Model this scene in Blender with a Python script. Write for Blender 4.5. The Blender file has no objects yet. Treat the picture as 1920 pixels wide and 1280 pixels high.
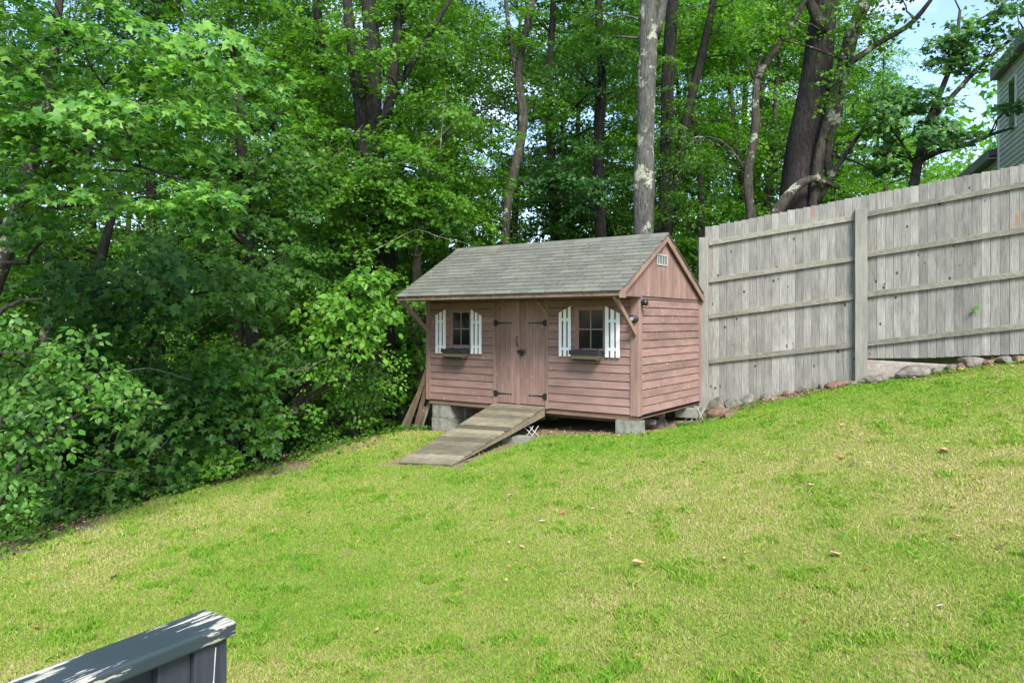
import bpy, math, random
import numpy as np
from mathutils import Vector, Matrix
R = math.radians
random.seed(7)
rng = np.random.default_rng(11)
sc = bpy.context.scene
C = sc.collection

# ------------------------------------------------------------------ camera
F = 1348.0
HOR = 604.0
cam_d = bpy.data.cameras.new('camera'); cam = bpy.data.objects.new('camera', cam_d); C.objects.link(cam)
cam_d.sensor_width = 36; cam_d.lens = 36 * F / 1920
cam_d.shift_y = -(640 - HOR) / 1920
cam.rotation_euler = (R(90), 0, 0); cam_d.clip_end = 3000; cam_d.clip_start = 0.05
sc.camera = cam

def W(px, py, d):
    return Vector(((px - 960) / F * d, d, (HOR - py) / F * d))

# ------------------------------------------------------------------ terrain
CP = np.array([
 (1.82,10.4,-1.60),(-1.47,12.7,-1.95),(-1.7,9.96,-1.975),(-.8,9.36,-1.885),(.5,11.0,-1.72),(0.2,10.3,-1.77),
 (3.37,12.5,-1.49),(4.0,12.2,-1.32),(4.7,11.85,-1.13),(5.55,11.4,-.93),(6.5,11.0,-.71),(7.5,10.3,-.47),(2.6,11.2,-1.67),(2.84,11.75,-1.68),(3.13,11.7,-1.66),(3.82,11.65,-1.42),(2.9,10.4,-1.52),(1.7,12.6,-1.7),
 (7.0,11.1,-.50),(7.9,10.5,-.40),(6.3,11.6,-.70),(4.2,10.2,-1.15),(6.2,8.6,-.85),(-4.3,9.5,-2.2),(-5.18,7.27,-2.35),(-3.1,10.6,-2.02),(-2.3,11.5,-1.9),(-1.93,12.3,-1.87),
 (0,4,-2.08),(-3,4,-2.3),(3,4,-1.78),(6,5.5,-1.2),(3,7,-1.5),(-2,7,-2.1),(0,0,-2.3),(6,0,-1.6),(-6,0,-3.0),
 (-8,9,-3.3),(-7,12,-3.4),(-4.5,15,-2.9),(0,17,-2.5),(5,16,-1.3),(10,14,.1),(13,8,.4),(-14,8,-4.6),(-12,20,-4.6),
 (0,25,-2.8),(12,24,.2),(-30,30,-6),(0,50,-4),(30,40,2),(60,0,4),(-60,0,-7),(0,-60,-3),(-100,120,-8),(0,150,-6),(120,120,2),
 (400,0,2),(-400,0,-8),(0,400,-6),(0,-400,-4),(400,400,0),(-400,400,-8),(400,-400,0),(-400,-400,-6)], float)
def _k(r2): return np.where(r2 > 1e-9, 0.5 * r2 * np.log(np.maximum(r2, 1e-9)), 0)
_n = len(CP)
_A = np.zeros((_n + 3, _n + 3)); _X = CP[:, :2] / 10
_d2 = ((_X[:, None] - _X[None]) ** 2).sum(-1)
_A[:_n, :_n] = _k(_d2) + np.eye(_n) * 0.001
_A[:_n, _n] = 1; _A[:_n, _n + 1:] = _X; _A[_n, :_n] = 1; _A[_n + 1:, :_n] = _X.T
_w = np.linalg.solve(_A, np.concatenate([CP[:, 2], np.zeros(3)]))
def gza(x, y):
    x = np.asarray(x, float); sh = x.shape
    P = np.stack([x.ravel(), np.asarray(y, float).ravel()], 1) / 10
    out = np.empty(len(P))
    for i in range(0, len(P), 40000):
        q = P[i:i + 40000]
        d2 = ((q[:, None] - _X[None]) ** 2).sum(-1)
        out[i:i + 40000] = _k(d2) @ _w[:_n] + _w[_n] + q @ _w[_n + 1:]
    return out.reshape(sh)
def gz(x, y): return float(gza(np.array([x]), np.array([y]))[0])
def on_ground(px, py):
    """the ground point seen at a pixel: march along the ray"""
    d = np.arange(2.5, 30, .02)
    x = (px - 960) / F * d; z = (HOR - py) / F * d
    g = gza(x, d)
    i = int(np.argmax(z < g))
    return Vector((x[i], d[i], g[i]))

def vnoise(x, y, s, seed=0):
    x = x / s; y = y / s
    xi = np.floor(x).astype(np.int64); yi = np.floor(y).astype(np.int64)
    fx = x - xi; fy = y - yi
    fx = fx * fx * (3 - 2 * fx); fy = fy * fy * (3 - 2 * fy)
    def h(a, b):
        n = (a * 374761393 + b * 668265263 + seed * 1442695041) & 0xffffffff
        n = ((n ^ (n >> 13)) * 1274126177) & 0xffffffff
        return ((n ^ (n >> 16)) & 0xffff) / 65535.0
    return (h(xi, yi) * (1 - fx) * (1 - fy) + h(xi + 1, yi) * fx * (1 - fy) + h(xi, yi + 1) * (1 - fx) * fy + h(xi + 1, yi + 1) * fx * fy)
# woods edge: to the left of this line the ground is forest floor
EDGE = [(-6.6, 2.0), (-5.9, 5.0), (-5.25, 7.1), (-4.85, 8.2), (-4.25, 9.5), (-3.1, 10.6), (-2.0, 12.15), (-1.3, 13.2), (0.4, 14.2), (3.3, 13.4)]
def edge_side(x, y):
    """signed distance, >0 on the woods side"""
    best = np.full(np.shape(x), 1e9); sg = np.ones(np.shape(x))
    for (x0, y0), (x1, y1) in zip(EDGE[:-1], EDGE[1:]):
        dx, dy = x1 - x0, y1 - y0; L2 = dx * dx + dy * dy
        t = np.clip(((x - x0) * dx + (y - y0) * dy) / L2, 0, 1)
        dd = np.hypot(x - x0 - t * dx, y - y0 - t * dy)
        cr = dx * (y - y0) - dy * (x - x0)
        m = dd < best
        best = np.where(m, dd, best); sg = np.where(m, np.sign(cr), sg)
    return best * sg

# ------------------------------------------------------------------ materials
def mat(name):
    m = bpy.data.materials.new(name); m.use_nodes = True
    nt = m.node_tree; nt.nodes.clear()
    out = nt.nodes.new('ShaderNodeOutputMaterial')
    return m, nt, out
class NT:
    def __init__(s, name):
        s.m, s.nt, s.out = mat(name)
        s.l = s.nt.links
    def n(s, t, **kw):
        nd = s.nt.nodes.new(t)
        for k, v in kw.items():
            if k in nd.bl_rna.properties and k not in ('inputs',): setattr(nd, k, v)
            else: nd.inputs[k.replace('_', ' ')].default_value = v
        return nd
    def c(s, a, b): s.l.new(a, b)
    def coords(s, scale=(1, 1, 1), jitter=0.0):
        tc = s.n('ShaderNodeTexCoord'); mp = s.n('ShaderNodeMapping'); mp.inputs['Scale'].default_value = scale
        src = tc.outputs['Object']
        if jitter:
            at = s.n('ShaderNodeAttribute', attribute_name='tone')
            mu = s.n('ShaderNodeMath', operation='MULTIPLY'); mu.inputs[1].default_value = jitter
            s.c(at.outputs['Fac'], mu.inputs[0])
            ad = s.n('ShaderNodeVectorMath', operation='ADD'); s.c(src, ad.inputs[0]); s.c(mu.outputs[0], ad.inputs[1]); src = ad.outputs[0]
        s.c(src, mp.inputs['Vector']); return mp.outputs[0]
    def noise(s, vec, scale, detail=4, rough=.6):
        nd = s.n('ShaderNodeTexNoise'); nd.inputs['Scale'].default_value = scale; nd.inputs['Detail'].default_value = detail; nd.inputs['Roughness'].default_value = rough
        s.c(vec, nd.inputs['Vector']); return nd.outputs['Fac']
    def ramp(s, fac, stops, interp='LINEAR'):
        nd = s.n('ShaderNodeValToRGB'); cr = nd.color_ramp; cr.interpolation = interp
        while len(cr.elements) < len(stops): cr.elements.new(.5)
        for e, (p, c) in zip(cr.elements, stops):
            e.position = p; e.color = (c if isinstance(c, tuple) else (c, c, c)) + (1,)
        s.c(fac, nd.inputs['Fac']); return nd.outputs['Color']
    def mix(s, fac, a, b, mode='MIX'):
        nd = s.n('ShaderNodeMix', data_type='RGBA', blend_type=mode)
        for v, k in ((fac, 0), (a, 6), (b, 7)):
            if isinstance(v, (int, float)): nd.inputs[k].default_value = v if k == 0 else (v, v, v, 1)
            elif isinstance(v, tuple): nd.inputs[k].default_value = v + (1,)
            else: s.c(v, nd.inputs[k])
        return nd.outputs[2]
    def tone(s):
        return s.n('ShaderNodeAttribute', attribute_name='tone').outputs['Fac']
    def fin(s, col, rough=.8, bump=None, bs=.3, bd=.01, spec=.3, trans=None, metal=0):
        p = s.n('ShaderNodeBsdfPrincipled')
        if isinstance(col, tuple): p.inputs['Base Color'].default_value = col + (1,)
        else: s.c(col, p.inputs['Base Color'])
        if isinstance(rough, (int, float)): p.inputs['Roughness'].default_value = rough
        else: s.c(rough, p.inputs['Roughness'])
        p.inputs['Specular IOR Level'].default_value = spec; p.inputs['Metallic'].default_value = metal
        if bump is not None:
            b = s.n('ShaderNodeBump'); b.inputs['Strength'].default_value = bs; b.inputs['Distance'].default_value = bd
            s.c(bump, b.inputs['Height']); s.c(b.outputs[0], p.inputs['Normal'])
        if trans is not None:
            t = s.n('ShaderNodeBsdfTranslucent'); mx = s.n('ShaderNodeMixShader'); mx.inputs[0].default_value = trans
            tc = s.mix(1.0, col, (1.25, 1.35, .55), 'MULTIPLY')
            s.c(tc, t.inputs['Color'])
            s.c(p.outputs[0], mx.inputs[1]); s.c(t.outputs[0], mx.inputs[2]); s.c(mx.outputs[0], s.out.inputs[0])
        else: s.c(p.outputs[0], s.out.inputs[0])
        return s.m

def leaf_mat(name, dark, mid, light, trans=.4):
    s = NT(name)
    v = s.coords(); n = s.noise(v, .9, 2)
    a = s.n('ShaderNodeMath', operation='ADD'); s.c(s.tone(), a.inputs[0]); s.c(n, a.inputs[1])
    h = s.n('ShaderNodeMath', operation='MULTIPLY'); h.inputs[1].default_value = .55; s.c(a.outputs[0], h.inputs[0])
    oi = s.n('ShaderNodeObjectInfo')
    o2 = s.n('ShaderNodeMath', operation='MULTIPLY_ADD'); o2.inputs[1].default_value = .16; s.c(oi.outputs['Random'], o2.inputs[0]); s.c(h.outputs[0], o2.inputs[2])
    col = s.ramp(o2.outputs[0], [(.2, dark), (.55, mid), (.95, light)])
    return s.fin(col, .45, trans=trans, spec=.35)
M = {}
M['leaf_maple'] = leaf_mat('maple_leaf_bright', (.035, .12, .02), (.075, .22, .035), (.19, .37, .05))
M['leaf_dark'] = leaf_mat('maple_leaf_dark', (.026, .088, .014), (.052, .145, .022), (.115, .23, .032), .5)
M['leaf_ovate'] = leaf_mat('ovate_leaf', (.030, .10, .018), (.07, .185, .026), (.14, .30, .042))
M['leaf_elder'] = leaf_mat('fresh_leaf', (.04, .13, .014), (.09, .235, .022), (.18, .36, .035))
M['leaf_wood'] = leaf_mat('woodland_leaf', (.030, .095, .010), (.066, .175, .016), (.135, .29, .026), .5)
M['leaf_yellow'] = leaf_mat('sunlit_leaf', (.05, .17, .012), (.10, .28, .02), (.24, .44, .03), .5)
M['leaf_teal'] = leaf_mat('blue_green_leaf', (.025, .095, .03), (.05, .145, .042), (.105, .23, .055), .4)

s = NT('litter'); M['litter'] = s.fin(s.ramp(s.tone(), [(0, (.045, .028, .015)), (.5, (.16, .095, .05)), (1, (.36, .26, .15))]), .85, spec=.15)
def bark_mat(name, a, b, lichen=.0, lcol=(.42, .45, .3)):
    s = NT(name)
    v = s.coords((1, 1, .22)); n = s.noise(v, 26, 6, .7)
    v2 = s.coords(); n2 = s.noise(v2, 3.2, 6, .62)
    col = s.ramp(n, [(.33, a), (.68, b)])
    if lichen:
        m = s.ramp(n2, [(.62 - lichen * .2, 0.0), (.66 - lichen * .2, 1.0)])
        n3 = s.noise(v2, 40, 3); m3 = s.mix(1.0, m, s.ramp(n3, [(.4, .15), (.55, .9)]), 'MULTIPLY')
        col = s.mix(m3, col, lcol)
    return s.fin(col, .95, bump=n, bs=.9, bd=.03, spec=.1)
M['bark'] = bark_mat('bark_grey_brown', (.022, .020, .016), (.095, .088, .07), .15)
M['bark_dark'] = bark_mat('bark_dark', (.011, .011, .009), (.05, .047, .039))
M['bark_light'] = bark_mat('bark_lichen', (.035, .034, .030), (.155, .152, .132), .32, (.42, .45, .32))
M['bark_spot'] = bark_mat('bark_spotted', (.020, .018, .014), (.088, .082, .064), .28, (.36, .38, .28))
M['bark_big'] = bark_mat('bark_plated', (.014, .012, .011), (.064, .056, .049), .0)
M['bark_pale'] = bark_mat('bark_pale', (.07, .062, .05), (.19, .17, .13), .2)

def wood_mat(name, stops, grain, g=1.0, flecks=None, tone_amt=.35, rough=.85, stain=None, knots=False, bd=.004):
    """grain = axis index the fibres run along"""
    s = NT(name)
    sc_ = [14, 14, 14]; sc_[grain] = 1.0
    v = s.coords(tuple(sc_), 37.0); n = s.noise(v, 2.2 * g, 6, .7)
    col = s.ramp(n, stops)
    t = s.tone()
    tn = s.ramp(t, [(0, 1 - tone_amt), (1, 1.0 + tone_amt * .35)])
    col = s.mix(1.0, col, tn, 'MULTIPLY')
    sc2 = [2.2, 2.2, 2.2]; sc2[grain] = .9
    nb = s.noise(s.coords(tuple(sc2), 11.0), 1.5, 5, .65)
    col = s.mix(1.0, col, s.ramp(nb, [(.3, .72), (.7, 1.15)]), 'MULTIPLY')
    if stain:
        sc3 = [9, 9, 9]; sc3[grain] = 1.3
        ns = s.noise(s.coords(tuple(sc3), 53.0), 1.0, 3, .5)
        col = s.mix(s.ramp(ns, [(stain[1], 0.0), (stain[1] + .07, .75)]), col, stain[0])
    if flecks:
        fc = s.noise(s.coords((1, 1, 1), 5.0), 13, 4, .6)
        col = s.mix(s.ramp(fc, [(flecks[1], 0.0), (flecks[1] + .08, .6)]), col, flecks[0])
    if knots:
        vo = s.n('ShaderNodeTexVoronoi'); vo.inputs['Scale'].default_value = 3.4
        kk = [1.6, 1.6, 1.6]; kk[grain] = 1.0
        s.c(s.coords(tuple(kk), 29.0), vo.inputs['Vector'])
        col = s.mix(s.ramp(vo.outputs['Distance'], [(.075, .9), (.12, 0.0)]), col, (.035, .028, .022))
    return s.fin(col, rough, bump=n, bs=.6, bd=bd, spec=.2)
STAIN = [(.2, (.222, .130, .104)), (.5, (.285, .177, .148)), (.8, (.35, .243, .21))]
M['siding'] = wood_mat('stained_siding', STAIN, 0, 1, ((.52, .40, .35), .66), .2)
M['siding_y'] = wood_mat('stained_siding_side', STAIN, 1, 1, ((.50, .38, .33), .62), .2)
M['siding_v'] = wood_mat('stained_boards_vertical', STAIN, 2, 1, ((.50, .38, .33), .64), .2)
M['trim'] = wood_mat('stained_trim', [(.25, (.21, .128, .10)), (.75, (.33, .22, .18))], 2, 1, ((.5, .40, .33), .68), .15)
M['fascia'] = wood_mat('fascia_mossy', [(.25, (.22, .145, .11)), (.75, (.36, .25, .20))], 0, 1, ((.12, .115, .05), .50), .15)
M['skirt'] = wood_mat('skirt_board', [(.25, (.17, .10, .07)), (.75, (.33, .21, .15))], 0)
M['fence'] = wood_mat('weathered_cedar', [(.28, (.12, .115, .09)), (.42, (.23, .222, .195)), (.58, (.295, .285, .255)), (.74, (.40, .385, .35))], 2, 1.8, ((.17, .18, .12), .62), .30, .9, ((.27, .13, .07), .69), True)
M['rail'] = wood_mat('weathered_rail', [(.25, (.15, .14, .11)), (.75, (.34, .32, .26))], 0, 1, None, .3)
M['post'] = wood_mat('weathered_post', [(.25, (.20, .195, .165)), (.75, (.36, .345, .30))], 2, 1, None, .2)
M['ramp'] = wood_mat('ramp_planks', [(.25, (.095, .085, .053)), (.5, (.205, .182, .124)), (.78, (.32, .295, .215))], 0, 1, ((.15, .15, .06), .58), .6)
M['ramp_side'] = wood_mat('ramp_stringer', [(.25, (.13, .105, .07)), (.75, (.26, .22, .15))], 1)
M['old_board'] = wood_mat('old_board', [(.25, (.07, .045, .032)), (.75, (.17, .115, .08))], 2, 1, ((.2, .2, .12), .62), .4)
M['old_grey'] = wood_mat('old_board_grey', [(.25, (.12, .10, .07)), (.75, (.27, .24, .17))], 2)
def simple(name, col, rough=.5, spec=.4, nz=.25, sc_=30, bd=.002, metal=0):
    s = NT(name); n = s.noise(s.coords(), sc_, 4)
    c = s.mix(1.0, col, s.ramp(n, [(.3, 1 - nz), (.7, 1 + nz * .3)]), 'MULTIPLY')
    return s.fin(c, rough, bump=n, bs=.3, bd=bd, spec=spec, metal=metal)
M['white'] = simple('white_paint', (.86, .865, .86), .5, nz=.08, sc_=12)
M['black'] = simple('black_metal', (.018, .018, .02), .45)
M['black_plastic'] = simple('black_plastic', (.02, .022, .026), .4)
M['lattice'] = simple('dirty_white_lattice', (.50, .50, .47), .7, nz=.5, sc_=25)
M['tan'] = simple('woven_tan', (.17, .135, .08), .8, sc_=60)
M['vent'] = simple('vent_metal', (.42, .42, .36), .5)
M['vent_dark'] = simple('vent_screen', (.12, .14, .15), .5)
M['brass'] = simple('aged_brass', (.30, .2, .08), .4, metal=.6)
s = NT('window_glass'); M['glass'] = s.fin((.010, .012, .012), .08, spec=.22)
s = NT('shade_and_soil_black'); M['dark'] = s.fin((.012, .010, .009), .9)  # near-black standing in for shade behind the siding; also planter soil
def stone_mat(name, a, b, c3, sc_=7):
    s = NT(name); v = s.coords(); n = s.noise(v, sc_, 8, .68); n2 = s.noise(v, sc_ * 7, 4)
    col = s.ramp(n, [(.3, a), (.55, b), (.75, c3)])
    col = s.mix(1.0, col, s.ramp(n2, [(.3, .75), (.7, 1.1)]), 'MULTIPLY')
    return s.fin(col, .9, bump=n, bs=.6, bd=.02, spec=.2)
M['concrete'] = stone_mat('concrete_block', (.13, .135, .105), (.25, .25, .21), (.36, .355, .315), 6)
M['footing'] = stone_mat('concrete_footing', (.26, .20, .17), (.38, .34, .30), (.46, .43, .40), 4)
M['stone'] = stone_mat('field_stone', (.055, .055, .04), (.19, .175, .14), (.33, .31, .26))
M['stone_red'] = stone_mat('field_stone_rusty', (.09, .055, .035), (.20, .13, .09), (.30, .22, .17))
# shingles
s = NT('asphalt_shingle'); v = s.coords((1, 1, 1), 7.0)
n = s.noise(v, 160, 3); n2 = s.noise(s.coords(), 2.4, 6, .7); n3 = s.noise(s.coords(), 60, 3)
col = s.ramp(n, [(.3, (.072, .074, .062)), (.55, (.142, .145, .122)), (.75, (.235, .235, .20))])
col = s.mix(1.0, col, s.ramp(s.tone(), [(0, .80), (1, 1.1)]), 'MULTIPLY')
mm = s.mix(1.0, s.ramp(n2, [(.48, 0.0), (.66, 1.0)]), s.ramp(n3, [(.5, 0.0), (.62, .55)]), 'MULTIPLY')
col = s.mix(mm, col, (.27, .29, .15))
M['shingle'] = s.fin(col, .95, bump=n, bs=.4, bd=.003, spec=.15)
# deck rail paint
s = NT('peeling_slate_paint')
v = s.coords((2.2, 15, 15)); n = s.noise(v, 3.0, 8, .68); nl = s.noise(s.coords((1, 1, 1)), 3.2, 2); nf = s.noise(s.coords((3, 60, 60)), 2, 4)
ad0 = s.n('ShaderNodeMath', operation='MULTIPLY_ADD'); ad0.inputs[1].default_value = .9; s.c(nl, ad0.inputs[0]); s.c(n, ad0.inputs[2])
ad = s.n('ShaderNodeMath', operation='MULTIPLY'); ad.inputs[1].default_value = .6; s.c(ad0.outputs[0], ad.inputs[0])
msk = s.ramp(ad.outputs[0], [(.574, 0.0), (.582, 1.0)])
base = s.mix(s.ramp(nl, [(.35, 0.0), (.65, 1.0)]), (.024, .038, .042), (.038, .047, .060))
under = s.ramp(nf, [(.35, (.12, .12, .09)), (.5, (.36, .35, .28)), (.7, (.46, .46, .42))])
M['paint'] = s.fin(s.mix(msk, base, under), s.ramp(msk, [(0, .55), (1, .85)]), bump=msk, bs=.3, bd=-.002, spec=.35)
s = NT('dark_slate_paint'); n = s.noise(s.coords((8, 8, 1)), 4, 4)
M['paint_dark'] = s.fin(s.ramp(n, [(.3, (.022, .024, .032)), (.7, (.045, .048, .062))]), .55)
M['crack'] = simple('bare_crack', (.5, .5, .5), .9)

# ------------------------------------------------------------------ mesh builders
def add_mesh(name, verts, loops, starts, tones, material, parent=None, smooth=False):
    me = bpy.data.meshes.new(name)
    verts = np.asarray(verts, np.float32); loops = np.asarray(loops, np.int32); starts = np.asarray(starts, np.int32)
    me.vertices.add(len(verts)); me.vertices.foreach_set('co', verts.ravel())
    me.loops.add(len(loops)); me.loops.foreach_set('vertex_index', loops)
    me.polygons.add(len(starts)); me.polygons.foreach_set('loop_start', starts)
    a = me.attributes.new('tone', 'FLOAT', 'FACE'); a.data.foreach_set('value', np.asarray(tones, np.float32))
    me.polygons.foreach_set('use_smooth', np.full(len(starts), bool(smooth)))
    me.update(calc_edges=True); me.validate()
    me.materials.append(material)
    o = bpy.data.objects.new(name, me); C.objects.link(o)
    if parent is not None: o.parent = parent
    return o
class MB:
    def __init__(s): s.v = []; s.f = []; s.t = []
    def poly(s, pts, faces, tone=None):
        b = len(s.v); tone = random.random() if tone is None else tone
        s.v += [tuple(p) for p in pts]
        for f in faces: s.f.append([b + i for i in f]); s.t.append(tone)
    def hexa(s, p, tone=None):   # 4 bottom, 4 top (ccw)
        s.poly(p, [(3, 2, 1, 0), (4, 5, 6, 7), (0, 1, 5, 4), (1, 2, 6, 5), (2, 3, 7, 6), (3, 0, 4, 7)], tone)
    def box(s, x0, x1, y0, y1, z0, z1, tone=None):
        s.hexa([(x0, y0, z0), (x1, y0, z0), (x1, y1, z0), (x0, y1, z0), (x0, y0, z1), (x1, y0, z1), (x1, y1, z1), (x0, y1, z1)], tone)
    def bar(s, a, b, w, h, up=(0, 0, 1), tone=None):
        a = Vector(a); b = Vector(b); d = (b - a).normalized(); sd = d.cross(Vector(up)).normalized(); u = sd.cross(d)
        s.hexa([a - sd * w / 2 - u * h / 2, a + sd * w / 2 - u * h / 2, b + sd * w / 2 - u * h / 2, b - sd * w / 2 - u * h / 2,
                a - sd * w / 2 + u * h / 2, a + sd * w / 2 + u * h / 2, b + sd * w / 2 + u * h / 2, b - sd * w / 2 + u * h / 2], tone)
    def prism(s, prof, axis, a, b, tone=None):
        """profile of 2-D points extruded along axis 0/1/2 from a to b"""
        n = len(prof)
        def P(q, t):
            r = list(q); r.insert(axis, t); return tuple(r)
        s.poly([P(q, a) for q in prof] + [P(q, b) for q in prof],
               [tuple(range(n))[::-1], tuple(range(n, 2 * n))] + [(i, (i + 1) % n, n + (i + 1) % n, n + i) for i in range(n)], tone)
    def tube(s, pts, rad, n=8, rough=0.0, tone=None):
        pts = [Vector(p) for p in pts]; b = len(s.v); tone = random.random() if tone is None else tone
        K = len(pts); ph = random.random() * 6
        ref = Vector((1, 0, 0.01))
        for i, p in enumerate(pts):
            d = (pts[min(i + 1, K - 1)] - pts[max(i - 1, 0)]).normalized()
            if abs(d.dot(ref)) > .95: ref = Vector((0, 1, 0))
            u = (ref - d * ref.dot(d)).normalized(); w = d.cross(u); ref = u
            for k in range(n):
                a = 2 * math.pi * k / n
                r = rad[i] * (1 + (rough * (math.sin(a * 3 + ph) * .5 + math.sin(a * 5 + ph * 2 + i * .7) * .3 + (random.random() - .5) * .5) if rough else 0))
                s.v.append(tuple(p + u * (r * math.cos(a)) + w * (r * math.sin(a))))
        for i in range(K - 1):
            for k in range(n):
                a0 = b + i * n + k; a1 = b + i * n + (k + 1) % n
                s.f.append([a0, a1, a1 + n, a0 + n]); s.t.append(tone)
        s.f.append([b + (K - 1) * n + k for k in range(n)]); s.t.append(tone)
        s.f.append([b + k for k in range(n)][::-1]); s.t.append(tone)
    def build(s, name, material, parent=None, origin=None, smooth=False, bevel=0, seg=1):
        v = np.array(s.v)
        if origin is not None: v = v - np.array(origin)
        ln = np.array([len(f) for f in s.f]); st = np.concatenate([[0], np.cumsum(ln)[:-1]])
        o = add_mesh(name, v, np.concatenate([np.array(f) for f in s.f]), st, s.t, material, parent, smooth)
        if origin is not None and parent is None: o.location = origin
        if bevel:
            m = o.modifiers.new('bevel', 'BEVEL'); m.width = bevel; m.segments = seg; m.limit_method = 'ANGLE'
        return o
def tag(o, label=None, cat=None, group=None, kind=None):
    if label: o['label'] = label
    if cat: o['category'] = cat
    if group: o['group'] = group
    if kind: o['kind'] = kind
    return o
def empty(name, loc, label, cat, group=None, rz=0):
    o = bpy.data.objects.new(name, None); C.objects.link(o); o.location = loc; o.rotation_euler = (0, 0, rz); o.empty_display_size = .2
    return tag(o, label, cat, group)
def thing1(mb, name, m, origin, label, cat, group=None, **kw):
    return tag(mb.build(name, m, None, origin, **kw), label, cat, group)

# leaves
TPL = {
 'maple': [(0, 0), (.3, -.06), (.25, .2), (.56, .42), (.2, .5), (0, 1), (-.2, .5), (-.56, .42), (-.25, .2), (-.3, -.06)],
 'star': [(0, 0), (.46, .32), (.17, .5), (0, 1), (-.17, .5), (-.46, .32)],
 'ovate': [(0, 0), (.26, .2), (.32, .5), (.14, .82), (0, 1), (-.14, .82), (-.32, .5), (-.26, .2)],
 'lance': [(0, 0), (.17, .3), (.14, .62), (0, 1), (-.14, .62), (-.17, .3)],
 'oak': [(0, 0), (.22, .25), (.12, .38), (.36, .55), (.14, .72), (0, 1), (-.14, .72), (-.36, .55), (-.12, .38), (-.22, .25)],
}
def leaf_arrays(pos, nrm, tip, size, kind):
    t2 = np.array(TPL[kind]); nv = len(t2); N = len(pos)
    nrm = nrm / np.linalg.norm(nrm, axis=1, keepdims=True)
    tip = tip - nrm * (tip * nrm).sum(1, keepdims=True); tip /= np.linalg.norm(tip, axis=1, keepdims=True) + 1e-9
    sd = np.cross(tip, nrm)
    zz = -np.abs(t2[:, 0]) * .35 - t2[:, 1] ** 2 * .18
    v = pos[:, None] + size[:, None, None] * (sd[:, None] * t2[None, :, 0, None] + tip[:, None] * (t2[None, :, 1, None] - .3) + nrm[:, None] * zz[None, :, None])
    return v.reshape(-1, 3), nv
def build_leaves(name, sets, material, parent, origin):
    """sets: list of (pos, nrm, tip, size, kind)"""
    V = []; L = []; S = []; T = []; nb = 0; lb = 0
    for pos, nrm, tip, size, kind in sets:
        v, nv = leaf_arrays(pos, nrm, tip, size, kind); N = len(pos)
        V.append(v); L.append(np.arange(len(v)) + nb); S.append(np.arange(N) * nv + lb); nb += len(v); lb += len(v)
        T.append(rng.random(N))
    v = np.concatenate(V) - np.array(origin)
    return add_mesh(name, v, np.concatenate(L), np.concatenate(S), np.concatenate(T), material, parent)
def spray_leaves(cen, out, rad, nl, size, kind, tilt=.35, thin=.07, wild=.45, var=.3):
    K = len(cen); cen = np.repeat(cen, nl, 0); out = np.repeat(out, nl, 0); rad = np.repeat(rad, nl, 0)[:, None]
    N = len(cen)
    out[:, 2] *= .3; out /= np.linalg.norm(out, axis=1, keepdims=True) + 1e-9
    up = np.array([0, 0, 1.0]); tl = np.repeat(rng.normal(tilt, .2, K), nl)[:, None]
    n = up * np.cos(tl) + out * np.sin(tl); side = np.cross(n, out); side /= np.linalg.norm(side, axis=1, keepdims=True)
    o2 = np.cross(side, n)
    a = rng.random(N)[:, None] * 2 * np.pi; r = np.sqrt(rng.random(N))[:, None]
    dx = np.cos(a) * r; dy = np.sin(a) * r * .8
    p = cen + (o2 * dx + side * dy + n * rng.normal(0, thin * 1.0, N)[:, None]) * rad - up * (r ** 2) * rad * .18
    tip = o2 * (dx + .5) + side * dy + rng.normal(0, .35, (N, 3)) - up * .25
    nn = n + rng.normal(0, wild, (N, 3))
    sz = size * (1 + rng.normal(0, var, N)).clip(.45, 1.6)
    return (p, nn, tip, sz, kind)
def wobble(a, b, n, amp, bow=0.0):
    a = Vector(a); b = Vector(b); L = (b - a).length; pts = []
    for i in range(n + 1):
        t = i / n; p = a.lerp(b, t)
        e = math.sin(math.pi * t)
        p += Vector((random.uniform(-1, 1), random.uniform(-1, 1), random.uniform(-1, 1))) * amp * L * (e if 0 < i < n else 0) + Vector((0, 0, bow * L * e))
        pts.append(p)
    return pts
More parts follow.
